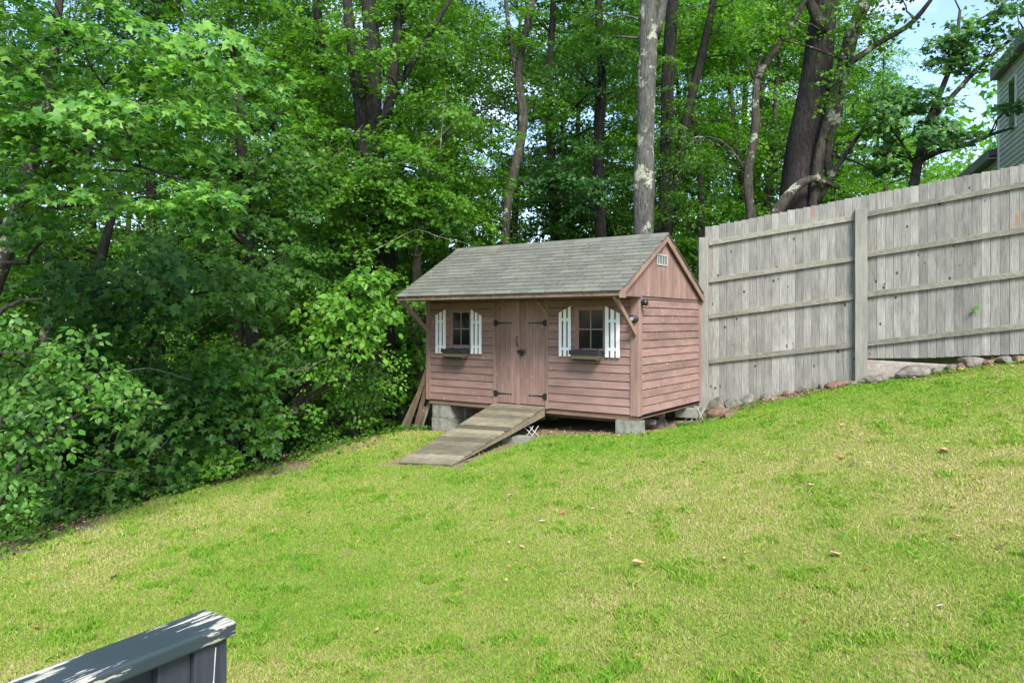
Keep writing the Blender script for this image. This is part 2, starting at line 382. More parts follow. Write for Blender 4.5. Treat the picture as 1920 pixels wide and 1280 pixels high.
def tree(name, label, cat, group, stems, crowns, leafmat, barkmat, extra=None, limbs=True, link_base=None, tname='trunk', cname='crown'):
    """stems: list of [(point, radius)...]; crowns: dicts c, r, n(sprays), sr, nl, size, kind"""
    base = Vector(stems[0][0][0]) if link_base is None else Vector(link_base)
    root = empty(name, base, label, cat, group)
    mb = MB(); samp = []
    for st in stems:
        pts = [Vector(p) for p, r in st]; rs = [r for p, r in st]
        # subdivide
        P = []; Q = []
        for i in range(len(pts) - 1):
            k = max(2, int((pts[i + 1] - pts[i]).length / .25))
            for j in range(k):
                t = j / k; P.append(pts[i].lerp(pts[i + 1], t)); Q.append(rs[i] * (1 - t) + rs[i + 1] * t)
        P.append(pts[-1]); Q.append(rs[-1])
        if len(P) > 4:   # smooth
            for _ in range(2):
                P = [P[0]] + [(P[i - 1] + P[i] * 2 + P[i + 1]) / 4 for i in range(1, len(P) - 1)] + [P[-1]]
        r0 = max(Q)
        mb.tube(P, Q, 14 if r0 > .12 else (9 if r0 > .04 else 6), .12 if r0 > .05 else .06, .5)
        samp += list(zip(P, Q))
    sets = []
    for cr in crowns:
        c = np.array(cr['c'], float); rr = np.array(cr['r'], float); n = cr['n']
        d = rng.normal(0, 1, (n, 3)); d /= np.linalg.norm(d, axis=1, keepdims=True)
        q = rng.random(n)[:, None] ** (1 / 2.2) * .98
        cen = c + d * q * rr
        nlimb = cr.get('limbs', max(2, n // 7)); S = [(p, r) for p, r in samp]; loc = []
        for j in range(nlimb):
            e = Vector(cen[j % n])
            best = min(S, key=lambda s_: (s_[0] - e).length + max(0, s_[0].z - e.z + .2) * 2.5 + (0 if s_[1] > .012 else 1))
            r0 = min(best[1] * .45, .045, .012 + (best[0] - e).length * .012)
            pts = wobble(best[0], e, 6, .05, random.uniform(-.02, .12))
            mb.tube(pts, [r0 * (1 - i / 6.6) + .003 for i in range(7)], 5, 0, .5)
            loc += [(p, .02) for p in pts[1:]]
        allp = np.array([tuple(p) for p, r in loc] or [tuple(samp[-1][0])])
        outd = np.zeros((n, 3))
        for j in range(n):
            dd = np.linalg.norm(allp - cen[j], axis=1); k = int(dd.argmin()); a = Vector(allp[k]); b = Vector(cen[j])
            if dd[k] > .05 and j % cr.get('twig', 1) == 0:
                mb.tube(wobble(a, b, 3, .06, .04), [.007, .006, .005, .003], 3, 0, .5)
            o = cen[j] - c; o[2] *= .3; o = o + (np.array(cr['aim']) if 'aim' in cr else 0) + rng.normal(0, .2, 3); outd[j] = o
        sr = rng.uniform(.7, 1.3, n) * cr['sr']
        sets.append(spray_leaves(cen, outd, sr, cr['nl'], cr['size'], cr['kind'], cr.get('tilt', .35), cr.get('thin', .09), cr.get('wild', .45)))
    mb.build(tname, barkmat, root, base, smooth=True)
    if sets: build_leaves(cname, sets, leafmat, root, base)
    return root
def copy_thing(root, loc, rz, sc_, label=None, hz=1.0):
    r = root.copy(); C.objects.link(r); r.location = loc; r.rotation_euler = (0, 0, rz); r.scale = (sc_, sc_, sc_ * hz)
    if label: r['label'] = label
    for ch in list(root.children):
        c = ch.copy(); C.objects.link(c); c.parent = r
    return r
def stem(d, pts, ground=True, dd=0):
    """trunk measured in the photo at distance d; dd leans it away with height"""
    out = []
    for i, (px, py, w) in enumerate(pts):
        out.append((W(px, py, d + dd * i), w / 2 / F * d))
    if ground:
        p, r = out[0]; g = gz(p.x, p.y)
        if p.z > g - .1: out.insert(0, (Vector((p.x + (p.x - out[1][0].x) * .1, p.y, g - .15)), r * 1.3))
    return out
def Cc(px, py, d, rx, ry, rz, n, sr, nl, size, kind, **kw):
    return dict(c=tuple(W(px, py, d)), r=(rx, ry, rz), n=n, sr=sr, nl=nl, size=size, kind=kind, **kw)
#@@PART2
# ------------------------------------------------------------------ ground
def axis_pts(a, b, step, far):
    mid = np.arange(a, b + 1e-6, step); k = np.arange(1, 40)
    g = step * (1.22 ** k - 1) / .22 * 1.22
    lo = a - g[g < far]; hi = b + g[g < far]
    return np.concatenate([lo[::-1], mid, hi])
gx = axis_pts(-9, 10, .16, 900); gy = axis_pts(0, 16, .16, 900)
GX, GY = np.meshgrid(gx, gy)
GZ = gza(GX, GY)
ES = edge_side(GX, GY)
wood = np.clip((ES + (vnoise(GX, GY, .7, 3) - .5) * .9 + .1) / .35, 0, 1) * (np.hypot(GX, GY) < 60)
near = (np.abs(GX) < 12) & (GY < 18) & (GY > -3)
GZ = GZ + near * ((vnoise(GX, GY, .9, 1) - .5) * .035 + (vnoise(GX, GY, .35, 2) - .5) * .02)
nx, ny = len(gx), len(gy)
idx = np.arange(nx * ny).reshape(ny, nx)
quads = np.stack([idx[:-1, :-1], idx[:-1, 1:], idx[1:, 1:], idx[1:, :-1]], -1).reshape(-1, 4)
s = NT('lawn_and_forest_floor')
v = s.coords(); n1 = s.noise(v, .9, 5, .65); n2 = s.noise(v, 22, 5, .7); n3 = s.noise(v, 5, 4)
lawn = s.ramp(n1, [(.3, (.12, .17, .03)), (.5, (.19, .21, .05)), (.68, (.27, .22, .10))])
lawn = s.mix(1.0, lawn, s.ramp(n2, [(.3, .45), (.7, 1.3)]), 'MULTIPLY')
floor = s.ramp(n3, [(.3, (.022, .018, .010)), (.55, (.06, .045, .025)), (.75, (.03, .055, .012))])
floor = s.mix(1.0, floor, s.ramp(n2, [(.3, .5), (.7, 1.5)]), 'MULTIPLY')
wt = s.n('ShaderNodeAttribute', attribute_name='wood').outputs['Fac']
bt = s.n('ShaderNodeAttribute', attribute_name='bare').outputs['Fac']
dirt = s.mix(s.ramp(n2, [(.35, 0.0), (.65, 1.0)]), (.12, .088, .055), (.27, .205, .14))
col = s.mix(wt, s.mix(bt, lawn, dirt), floor)
gm = s.fin(col, .95, bump=n2, bs=.6, bd=.03, spec=.1)
g = add_mesh('ground', np.stack([GX, GY, GZ], -1).reshape(-1, 3), quads.ravel(), np.arange(len(quads)) * 4, np.zeros(len(quads)), gm, None, True)
# bare soil: under and in front of the shed, patches along the edge of the woods
SA = R(-35.04); EX = (math.cos(SA), math.sin(SA)); EY = (-math.sin(SA), math.cos(SA)); SO = (1.82 - EX[0] * 4.02, 10.4 - EX[1] * 4.02)
def shed_loc(x, y):
    dx = x - SO[0]; dy = y - SO[1]
    return dx * EX[0] + dy * EX[1], dx * EY[0] + dy * EY[1]
FL = [(3.3, 12.35), (4.3, 11.95), (5.45, 11.3), (6.6, 10.8), (7.6, 10.1)]
def bare_mask(x, y):
    u, w = shed_loc(x, y)
    ns = (vnoise(x, y, .5, 8) - .5) * .5 + (vnoise(x, y, .17, 9) - .5) * .35
    sh = np.clip((np.minimum(np.minimum(u + .25, 4.3 - u), np.minimum(w + .30, 2.9 - w)) + ns * .8) / .15, 0, 1)
    rp = np.clip((np.minimum(np.minimum(u - 1.2, 2.75 - u), np.minimum(w + 2.5, .2 - w)) + ns * .4) / .12, 0, 1)
    es = edge_side(x, y)
    ed = np.clip((.62 + es + ns * 1.6) / .3, 0, 1) * np.clip((vnoise(x, y, 1.1, 5) - .34) / .15, 0, 1)
    ed = np.maximum(ed, np.clip((es + .12 + ns * .4) / .15, 0, 1))
    fb = np.full(np.shape(x), 9.0)
    for (x0, y0), (x1, y1) in zip(FL[:-1], FL[1:]):
        t = np.clip(((x - x0) * (x1 - x0) + (y - y0) * (y1 - y0)) / ((x1 - x0) ** 2 + (y1 - y0) ** 2), 0, 1)
        fb = np.minimum(fb, np.hypot(x - x0 - t * (x1 - x0), y - y0 - t * (y1 - y0)))
    fe = np.clip((np.interp(x, [3.0, 4.2, 5.5, 7], [.75, .34, .22, .14]) - fb + ns * .45) / .12, 0, 1)
    return np.maximum(np.maximum(sh, rp), np.maximum(ed, fe))
for nm, arr in (('wood', wood), ('bare', bare_mask(GX, GY))):
    a = g.data.attributes.new(nm, 'FLOAT', 'POINT'); a.data.foreach_set('value', arr.ravel().astype(np.float32))
tag(g, kind='structure')

# ------------------------------------------------------------------ grass
def make_grass():
    N = 2300000
    x = rng.uniform(-7.5, 10.5, N); y = rng.uniform(2.2, 13.6, N)
    d = np.hypot(x, y)
    keep = (rng.random(N) < np.clip((5.5 / d) ** 1.5, 0, 1)) & (np.abs(x) < y * .78 + 1.2)
    x = x[keep]; y = y[keep]
    es = edge_side(x, y); bm = bare_mask(x, y)
    thin = vnoise(x, y, .45, 21) * .6 + vnoise(x, y, .16, 22) * .4
    keep = (es < .12) & (rng.random(len(x)) > bm * .93) & (rng.random(len(x)) < .55 + thin)
    # behind the fence line there is no lawn
    fy = np.interp(x, [3.3, 5.55, 7.8], [12.45, 11.35, 10.1]); keep &= ~((x > 3.2) & (y > fy))
    u, w = shed_loc(x, y); keep &= ~((u > 0) & (u < 4.1) & (w > .1))
    x = x[keep]; y = y[keep]; N = len(x)
    z = gza(x, y) + ((vnoise(x, y, .9, 1) - .5) * .035 + (vnoise(x, y, .35, 2) - .5) * .02)
    tall = np.clip((vnoise(x, y, .22, 31) * .55 + vnoise(x, y, .08, 32) * .45 - .62) / .14, 0, 1)   # lush tufts
    h = rng.uniform(.014, .034, N) * (1 + tall * .9)
    wd = rng.uniform(.0016, .0032, N) * (1 + tall * .6) * np.clip(np.hypot(x, y) / 5.5, 1, 2.2)
    a = rng.uniform(0, 2 * np.pi, N); la = rng.uniform(0, 2 * np.pi, N); ln = rng.uniform(.15, 1.1, N) * h
    P = np.stack([x, y, z - .004], 1)
    s_ = np.stack([np.cos(a), np.sin(a), np.zeros(N)], 1) * wd[:, None]
    top = P + np.stack([np.cos(la) * ln, np.sin(la) * ln, h], 1)
    midp = P + np.stack([np.cos(la) * ln * .3, np.sin(la) * ln * .3, h * .6], 1)
    V = np.stack([P - s_, P + s_, midp + s_ * .8, top, midp - s_ * .8], 1).reshape(-1, 3)
    p1 = vnoise(x, y, 1.9, 41) * .4 + vnoise(x, y, .75, 42) * .35 + vnoise(x, y, .22, 43) * .25
    p1 = p1 + (vnoise(x, y, 3.1, 44) - .5) * .25
    tone = np.clip((p1 - .5) * 1.0 + .445 + rng.normal(0, .24, N) - tall * .25, 0, 1)
    # the grass stays greener towards the fence and the shed
    gr = np.clip((y - 7.0) / 3.5, 0, 1) * np.clip((x + 1.5) / 3, 0, 1)
    fr = np.clip((7.5 - y) / 3, 0, 1) * np.clip((vnoise(x, y, .5, 51) - .4) * 3, 0, 1); tone = np.clip(tone - gr * .12 + fr * .12, 0, 1)
    return add_mesh('grass', V, np.arange(N * 5), np.arange(N) * 5, tone, M_grass)
s = NT('lawn_grass')
col = s.ramp(s.tone(), [(0.0, (.15, .31, .028)), (.3, (.225, .36, .042)), (.52, (.305, .385, .07)), (.78, (.41, .39, .14)), (1.0, (.57, .46, .28))])
M_grass = s.fin(col, .6, trans=.3, spec=.2)
tag(make_grass(), 'short patchy green and straw coloured lawn grass on the slope', 'grass', kind='stuff')

# ------------------------------------------------------------------ world and sun
w = bpy.data.worlds.new('World'); sc.world = w; w.use_nodes = True
nt = w.node_tree; nt.nodes.clear()
wo = nt.nodes.new('ShaderNodeOutputWorld'); bg = nt.nodes.new('ShaderNodeBackground'); sky = nt.nodes.new('ShaderNodeTexSky')
sky.sky_type = 'NISHITA'; sky.sun_disc = False; sky.sun_elevation = R(47); sky.sun_rotation = R(165); sky.dust_density = .8; sky.air_density = 1.0; sky.ozone_density = 1.2
tc = nt.nodes.new('ShaderNodeTexCoord'); cn = nt.nodes.new('ShaderNodeTexNoise'); cn.inputs['Scale'].default_value = 4; cn.inputs['Detail'].default_value = 6
cr = nt.nodes.new('ShaderNodeValToRGB'); cr.color_ramp.elements[0].position = .54; cr.color_ramp.elements[1].position = .80
mx = nt.nodes.new('ShaderNodeMix'); mx.data_type = 'RGBA'; mx.inputs[7].default_value = (5.9, 6.3, 7.0, 1)
nt.links.new(tc.outputs['Generated'], cn.inputs['Vector']); nt.links.new(cn.outputs['Fac'], cr.inputs['Fac'])
nt.links.new(cr.outputs['Color'], mx.inputs[0]); nt.links.new(sky.outputs[0], mx.inputs[6]); nt.links.new(mx.outputs[2], bg.inputs['Color'])
bg.inputs['Strength'].default_value = .15; nt.links.new(bg.outputs[0], wo.inputs[0])
sl = bpy.data.lights.new('sun', 'SUN'); so = bpy.data.objects.new('sun', sl); C.objects.link(so)
sl.energy = 3.0; sl.angle = R(22); sl.color = (1, .96, .89)
el, az = R(47), R(165)
sd = Vector((math.sin(az) * math.cos(el), math.cos(az) * math.cos(el), math.sin(el)))
so.rotation_euler = sd.to_track_quat('Z', 'Y').to_euler(); so.location = (5, -5, 20)
sc.view_settings.view_transform = 'Standard'; sc.view_settings.look = 'None'; sc.view_settings.exposure = 1.33; sc.view_settings.gamma = 1

# ------------------------------------------------------------------ shed
SZ = -1.353
shed = empty('garden_shed', (SO[0], SO[1], SZ), 'dusty red-brown wooden garden shed with grey shingle roof and white shutters', 'shed', rz=SA)
def SW(x, y, z):
    return Vector((SO[0] + EX[0] * x + EY[0] * y, SO[1] + EX[1] * x + EY[1] * y, SZ + z))
Wd, Dp, Ht = 4.02, 2.44, 1.74
def clap(mb, a, b, z0, z1, y, axis, sign=-1, skip=()):
    """lapped boards; profile in (normal, z); skip = (z range, a range) holes along the wall"""
    sp = .1205; z = z0; k = 0
    while z < z1 - .01:
        t = random.random(); zt = min(z + sp, z1)
        segs = [(a, b)]
        for (s0, s1, h0, h1) in skip:
            if z < h1 - .01 and zt > h0 + .01:
                ns = []
                for p, q in segs:
                    if s0 > p: ns.append((p, min(q, s0)))
                    if s1 < q: ns.append((max(p, s1), q))
                segs = [q for q in ns if q[1] - q[0] > .01]
        for p, q in segs:
            wv = random.uniform(-.0015, .0015)
            prof = [(y, z + .009 + wv), (y + sign * .024, z + .009 + wv), (y + sign * .012, zt + .001), (y, zt + .001)]
            if axis == 0: mb.prism(prof, 0, p, q, t)
            else: mb.prism([(c_, d_) for c_, d_ in prof], 1, p, q, t)
        z = zt; k += 1
# prism along axis 1 inserts at index 1 -> (x, y, z) with profile (x, z)
for a_, b_ in ((.06, 1.44), (2.50, 3.92)):
    m = MB(); clap(m, a_, b_, 0, Ht, 0, 0); m.build('front_wall', M['siding'], shed)
m = MB(); clap(m, .08, Dp - .05, 0, 1.76, Wd, 1, 1); m.build('side_wall', M['siding_y'], shed)
m = MB(); clap(m, .08, Dp - .05, 0, 1.76, 0, 1, -1); m.build('side_wall', M['siding_y'], shed)
m = MB(); clap(m, .02, Wd - .02, 0, 1.76, Dp, 0, 1); m.build('rear_wall', M['siding'], shed)
m = MB(); m.box(.03, Wd - .03, .012, Dp - .012, .0, 1.80); m.box(.0, Wd, .03, Dp - .03, -.045, -.004)
m.build('shade_core', M['dark'], shed)  # near-black fill, shows through the siding gaps as painted shadow lines
for bxs in (((3.915, Wd - .001, -.034, .0, -.004, Ht, .5), (Wd, Wd + .034, -.034, .085, -.006, 1.735, .7)),
            ((0, .06, -.034, .0, -.004, Ht, .4), (-.034, -.001, -.034, .085, -.004, 1.735, .6)),
            ((Wd, Wd + .034, Dp - .05, Dp + .03, -.004, 1.735, .3),), ((-.034, -.002, Dp - .05, Dp + .03, -.004, 1.735, .3),)):
    m = MB()
    for q_ in bxs: m.box(*q_)
    m.build('corner_trim', M['trim'], shed, bevel=.003)
m = MB(); m.box(.0, Wd, .004, .044, -.075, -.006, .5); m.box(Wd - .04, Wd - .002, .05, Dp, -.06, -.006, .4); m.box(.002, .04, .05, Dp, -.06, -.006, .4)
m.build('sill_beam', M['skirt'], shed)
m = MB()
for yy in (.35, 1.25, 2.1): m.box(.15, Wd - .15, yy, yy + .09, -.17, -.05)
m.build('floor_joist', M['skirt'], shed)
# roof
RY0, RY1, RYm, RZ0, RZm = -.75, 2.47, .86, 1.80, 2.72
RX0, RX1 = -.04, 4.12
def roof_z(y): return RZ0 + (RZm - RZ0) * (1 - abs(y - RYm) / (RYm - RY0))
m = MB()
m.prism([(RY0, RZ0 - .012), (RYm, RZm - .012), (RY1, RZ0 - .012), (RY1, RZ0 - .03), (RYm, RZm - .03), (RY0, RZ0 - .03)], 0, RX0, RX1)
roof = m.build('roof', M['skirt'], shed)
m = MB(); sl_ = math.hypot(RYm - RY0, RZm - RZ0); cy, cz = (RYm - RY0) / sl_, (RZm - RZ0) / sl_
ncs = 15; ex_ = (sl_ + .02) / ncs
for side in (0, 1):
    for k in range(ncs):
        x = RX0 - .015 - (k % 2) * .15 - (0 if k % 3 else .06) ; 
        while x < RX1 + .015:
            xa, xb = max(x, RX0 - .015), min(x + .290 + random.uniform(-.003, .003), RX1 + .015)
            x += .303
            if xb - xa < .02: continue
            s0 = -.03 + k * ex_ + random.uniform(-.003, .003); s1 = -.03 + (k + 1) * ex_ + .02
            pr = []
            for s_, h_ in ((s0, .0), (s0, 0.012 + random.uniform(0, .003)), (s1, .004), (s1, -.004)):
                y_ = RY0 + s_ * cy - h_ * cz; z_ = RZ0 - .010 + s_ * cz + h_ * cy
                if side: y_ = 2 * RYm - y_
                pr.append((y_, z_))
            m.prism(pr, 0, xa, xb, random.random())
x = RX0 - .015
while x < RX1:   # ridge caps
    xb = min(x + .17, RX1 + .015)
    m.prism([(RYm - .13, RZm - .13 * cz / cy + .006), (RYm, RZm + .012), (RYm + .13, RZm - .13 * cz / cy + .006), (RYm + .13, RZm - .13 * cz / cy - .004), (RYm, RZm - .002), (RYm - .13, RZm - .13 * cz / cy - .004)], 0, x, xb - .004); x = xb
m.build('shingles', M['shingle'], roof)
m = MB(); m.box(RX0, RX1 - .03, RY0 - .0, RY0 + .022, RZ0 - .085, RZ0 - .020, .5); m.box(RX0, RX1, RY1 - .022, RY1, RZ0 - .085, RZ0 - .02, .5)
m.build('fascia', M['fascia'], shed, bevel=.002)
m = MB(); m.box(RX0 + .01, RX1 - .035, RY0 + .024, 0.01, RZ0 - .083, RZ0 - .070, .3); m.build('soffit', M['siding'], shed)
for xx in (RX1 - .028, RX0 + .001):   # rake boards on both gables
    m = MB()
    for side in (0, 1):
        def q(s_, h_):
            y_ = RY0 + s_ * cy + h_ * cz; z_ = RZ0 - .014 + s_ * cz - h_ * cy
            return ((2 * RYm - y_) if side else y_, z_)
        y0, z0 = q(0, 0)
        pr = [q(-.0, 0), q(sl_, 0), (RYm, RZm - .014 - .1 / cy), (q(0, .1)[0], q(0, .1)[1])]
        m.prism(pr, 0, xx, xx + .026, .6)
    m.box(xx + .0012, xx + .0248, RY0 + .003, RY0 + .17, RZ0 - .115, RZ0 - .03, .6)
    m.build('rake_board', M['trim'], shed, bevel=.002)
for xx, xs in ((Wd + .032, 1), (-.05, -1)):   # gable boards, vertical
    m = MB()
    y = -.60
    while y < 2.42:
        y2 = min(y + random.choice((.09, .12, .15)), 2.42)
        za, zb = roof_z(y) - .05, roof_z(y2 - .006) - .05; t = random.random()
        ys = [y, y2 - .005]
        pts = [(y, 1.735), (y2 - .005, 1.735), (y2 - .005, max(zb, 1.74))]
        if y < RYm < y2: pts.append((RYm, RZm - .05))
        pts.append((y, max(za, 1.74)))
        m.prism(pts, 0, xx - .02, xx + (.006 + random.uniform(0, .003)), t)
        y = y2
    m.build('gable', M['siding_v'], shed)
v_ = MB(); v_.box(Wd + .042, Wd + .052, .58, .97, 2.22, 2.24, .5); v_.box(Wd + .042, Wd + .052, .58, .97, 2.37, 2.39, .5)
for yy in (.58, .95): v_.box(Wd + .0425, Wd + .0515, yy, yy + .02, 2.24, 2.37, .5)
for yy in (.67, .765, .86): v_.box(Wd + .042, Wd + .048, yy, yy + .012, 2.24, 2.37, .5)
vent = v_.build('vent', M['vent'], shed)
v_ = MB(); v_.box(Wd + .040, Wd + .0425, .59, .96, 2.235, 2.375); v_.build('vent_screen', M['vent_dark'], vent)
# braces
def brace(a, b, w, h): mb = MB(); mb.bar(a, b, w, h, (1, 0, 0), .6); mb.build('brace', M['trim'], shed, bevel=.003)
for xx in (.02, 4.00):
    brace((xx, -.03, 1.18), (xx, -.70, 1.715), .07, .04)
m = MB(); m.bar((1.455, -.045, 1.50), (1.66, -.045, 1.715), .02, .05, (1, 0, 0), .5); m.build('brace', M['trim'], shed)
m = MB(); m.bar((2.485, -.045, 1.50), (2.28, -.045, 1.715), .02, .05, (1, 0, 0), .5); m.build('brace', M['trim'], shed)
# doors
m = MB(); m.box(1.44, 1.492, -.036, .0, .0, Ht - .03, .5); m.box(2.452, 2.505, -.036, 0, -.004, Ht - .03, .5); m.box(1.49, 2.455, -.030, 0, 1.69, Ht - .03, .4)
m.build('door_frame', M['trim'], shed, bevel=.003)
def door(x0, x1, hx, right):
    mb = MB(); x = x0 + .004; n = 4; wv = (x1 - x0 - .008) / n
    for k in range(n):
        mb.box(x + k * wv, x + (k + 1) * wv - .004, -.024, -.004, .045, 1.685, random.random())
        mb.box(x + k * wv + wv * .5, x + k * wv + wv * .5 + .003, -.0255, -.0235, .045, 1.685, 0)
    if not right: mb.box(x1 - .0, x1 + .07, -.038, -.014, .04, 1.687, .9)
    d_ = mb.build('door', M['siding_v'], shed)
    for z in (.19, 1.34):
        h = MB(); sg = -1 if right else 1
        h.box(min(hx, hx + sg * .05) , max(hx, hx + sg * .05), -.046, -.036, z - .05, z + .05)
        h.box(min(hx + sg * .05, hx + sg * .075), max(hx + sg * .05, hx + sg * .075), -.040, -.022, z - .035, z + .035)
        a_, b_ = hx + sg * .07, hx + sg * .33
        h.prism([(a_, z - .014), (b_, z - .004), (b_, z + .004), (a_, z + .014)] if sg > 0 else [(b_, z - .004), (a_, z - .014), (a_, z + .014), (b_, z + .004)], 1, -.030, -.0235)
        h.box(b_ - .012, b_ + .012, -.031, -.0232, z - .010, z + .010)
        h.build('hinge', M['black'], d_)
    return d_
dl = door(1.492, 1.90, 1.462, False); dr = door(1.972, 2.452, 2.487, True)
m = MB(); m.tube([(1.935, -.04, 1.13), (1.933, -.075, 1.10), (1.935, -.085, 1.05), (1.94, -.075, 1.0), (1.945, -.04, .97)], [.008, .007, .008, .007, .010], 6); m.build('handle', M['black'], dl, smooth=True)
m = MB(); m.box(1.93, 2.08, -.048, -.039, .86, .90); m.box(1.955, 1.99, -.072, -.04, .86, .905); m.box(2.00, 2.045, -.075, -.040, .825, .875)
m.tube([(2.008, -.06, .87), (2.008, -.06, .915), (2.022, -.06, .93), (2.037, -.06, .915), (2.037, -.06, .87)], [.005] * 5, 6); la_ = m.build('latch', M['black'], dl)
m = MB(); m.box(2.05, 2.095, -.046, -.03, .84, .93); m.build('latch_plate', M['brass'], la_)
# windows
def window(x0, x1, z0, z1):
    mb = MB(); t = .06; p = .035
    mb.box(x0 - t, x1 + t, -p, -.004, z1, z1 + .045, .6); mb.box(x0 - t, x1 + t, -p - .012, -.004, z0 - .045, z0, .6)
    mb.box(x0 - t, x0, -p, -.004, z0, z1, .5); mb.box(x1, x1 + t, -p, -.004, z0, z1, .5)
    xm = (x0 + x1) / 2; zm = (z0 + z1) / 2
    fr = mb.build('window', M['trim'], shed, bevel=.002)
    q = MB(); q.box(xm - .009, xm + .009, -.034, -.0285, z0, z1, .9); q.box(x0, xm - .009, -.0335, -.0285, zm - .009, zm + .009, .9); q.box(xm + .009, x1, -.0335, -.0285, zm - .009, zm + .009, .9)
    for a, b, c_, d_ in ((x0, x0 + .014, z0, z1), (x1 - .014, x1, z0, z1), (x0, x1, z0, z0 + .014), (x0, x1, z1 - .014, z1)): q.box(a, b, -.0325, -.0285, c_, d_, .9)
    q.build('muntins', M['siding_v'], fr)
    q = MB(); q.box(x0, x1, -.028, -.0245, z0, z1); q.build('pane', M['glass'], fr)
window(.565, .955, .955, 1.53); window(3.045, 3.485, .945, 1.55)
# hollow look is given by the dark panes; shutters
def shutter(x0, x1, z0, z1, rise):   # rise>0 : taller to the right
    mb = MB(); w_ = (x1 - x0 - .064) / 3
    for k in range(3):
        a = x0 + k * (w_ + .032); b = a + w_
        ta = z1 + (rise * (a - x0) / (x1 - x0) if rise > 0 else -rise * (x1 - a) / (x1 - x0)); tb = z1 + (rise * (b - x0) / (x1 - x0) if rise > 0 else -rise * (x1 - b) / (x1 - x0))
        mb.prism([(a, z0), (b, z0), (b, tb), (a, ta)], 1, -.052, -.036)
        if k < 2:
            for z in (z0 + .11, z1 - .10): mb.box(b + .001, b + .031, -.050, -.038, z - .014, z + .014)
    for z in (z0 + .12, z1 - .11): mb.box(x0 + .02, x1 - .02, -.037, -.024, z - .02, z + .02)
    mb.build('shutter', M['white'], shed)
shutter(.20, .425, .815, 1.475, .10); shutter(.985, 1.205, .825, 1.46, -.11)
shutter(2.715, 2.925, .83, 1.50, .10); shutter(3.515, 3.75, .835, 1.48, -.11)
# lamps on the corner
m = MB(); m.tube([(Wd + .034, .05, 1.645), (Wd + .07, .05, 1.645)], [.022, .022], 10); m.tube([(Wd + .09, .05, 1.69), (Wd + .09, .048, 1.66), (Wd + .095, .045, 1.60)], [.02, .045, .05], 12)
m.tube([(Wd + .1, .045, 1.60), (Wd + .14, .04, 1.625)], [.02, .008], 6)
m.build('camera_fixture', M['black_plastic'], shed, smooth=True)
m = MB(); m.tube([(Wd - .02, -.034, 1.40), (Wd - .02, -.07, 1.40)], [.05, .045], 14)
m.tube([(Wd - .03, -.07, 1.40), (Wd - .03, -.085, 1.40), (Wd - .03, -.115, 1.40), (Wd - .03, -.14, 1.40), (Wd - .03, -.15, 1.40)], [.03, .052, .06, .05, .03], 16)
fl = m.build('floodlight', M['black_plastic'], shed, smooth=True)
s = NT('lamp_lens'); M['lens'] = s.fin((.25, .27, .3), .12, spec=.9)
m = MB(); m.tube([(Wd - .028, -.145, 1.40), (Wd - .027, -.156, 1.40)], [.034, .026], 14); m.build('lens', M['lens'], fl)
# planters (hung below the windows)
def planter(x0, x1, z1, label):
    loc = SW((x0 + x1) / 2, -.13, z1 - .145)
    root = empty('window_planter', loc, label, 'planter box', 'planters under the shed windows', SA)
    w_ = (x1 - x0) / 2
    mb = MB(); mb.hexa([(-w_ * .84, -.07, 0.002), (w_ * .84, -.07, .002), (w_ * .84, .075, .002), (-w_ * .84, .075, .002), (-w_ * .95, -.09, .115), (w_ * .95, -.09, .115), (w_ * .95, .08, .115), (-w_ * .95, .08, .115)]); mb.build('body', M['tan'], root)
    mb = MB()
    for a, b, c_, d_ in ((-w_, w_, -.105, -.075), (-w_, w_, .07, .082), (-w_, -w_ + .03, -.075, .07), (w_ - .03, w_, -.075, .07)): mb.box(a, b, c_, d_, .088, .152)
    mb.hexa([(-w_ * .80, -.066, -.012), (w_ * .80, -.066, -.012), (w_ * .8, .07, -.012), (-w_ * .8, .07, -.012), (-w_ * .87, -.078, .025), (w_ * .87, -.078, .025), (w_ * .87, .076, .025), (-w_ * .87, .076, .025)])
    mb.build('rim', M['black_plastic'], root, bevel=.004, seg=2)
    mb = MB(); mb.box(-w_ + .04, w_ - .04, -.07, .066, .09, .118); mb.build('soil', M['dark'], root)
    for xx in (-w_ * .6, w_ * .6):
        mb = MB(); mb.box(xx - .012, xx + .012, .083, .094, .03, .18); mb.build('bracket', M['black'], root)
planter(.475, .955, .895, 'dark rimmed planter box under the left shed window')
planter(3.00, 3.49, .93, 'black rimmed woven planter box under the right shed window')

# ramp
rt = [SW(1.475, -.045, .035), SW(2.46, -.045, .035)]
fa, fb_ = SW(1.475, -2.30, -.585), SW(2.46, -2.36, -.495)
ramp = empty('wooden_ramp', (fa + fb_) / 2, 'weathered grey plank ramp leading up to the shed doors', 'ramp')
ro = tuple((fa + fb_) / 2)
def slab(mb, a, b, c_, d_, th, tone=None):
    n = (b - a).cross(d_ - a).normalized() * th
    if n.z < 0: n = -n
    mb.hexa([a - n, b - n, c_ - n, d_ - n, a, b, c_, d_], tone)
m = MB(); nb_ = 15
def RP(u, v): return fa.lerp(fb_, u).lerp(rt[0].lerp(rt[1], u), v)
for k in range(nb_):
    v0, v1 = k / nb_ + .002, (k + 1) / nb_ - .0015; j = random.uniform(-.012, .012)
    slab(m, RP(0 + j * .4, v0), RP(1 + j, v0), RP(1 + j, v1), RP(0 + j * .4, v1), .03)
dk = m.build('deck_planks', M['ramp'], ramp, ro)
m_ = dk.modifiers.new('bevel', 'BEVEL'); m_.width = .004; m_.limit_method = 'ANGLE'
m = MB()
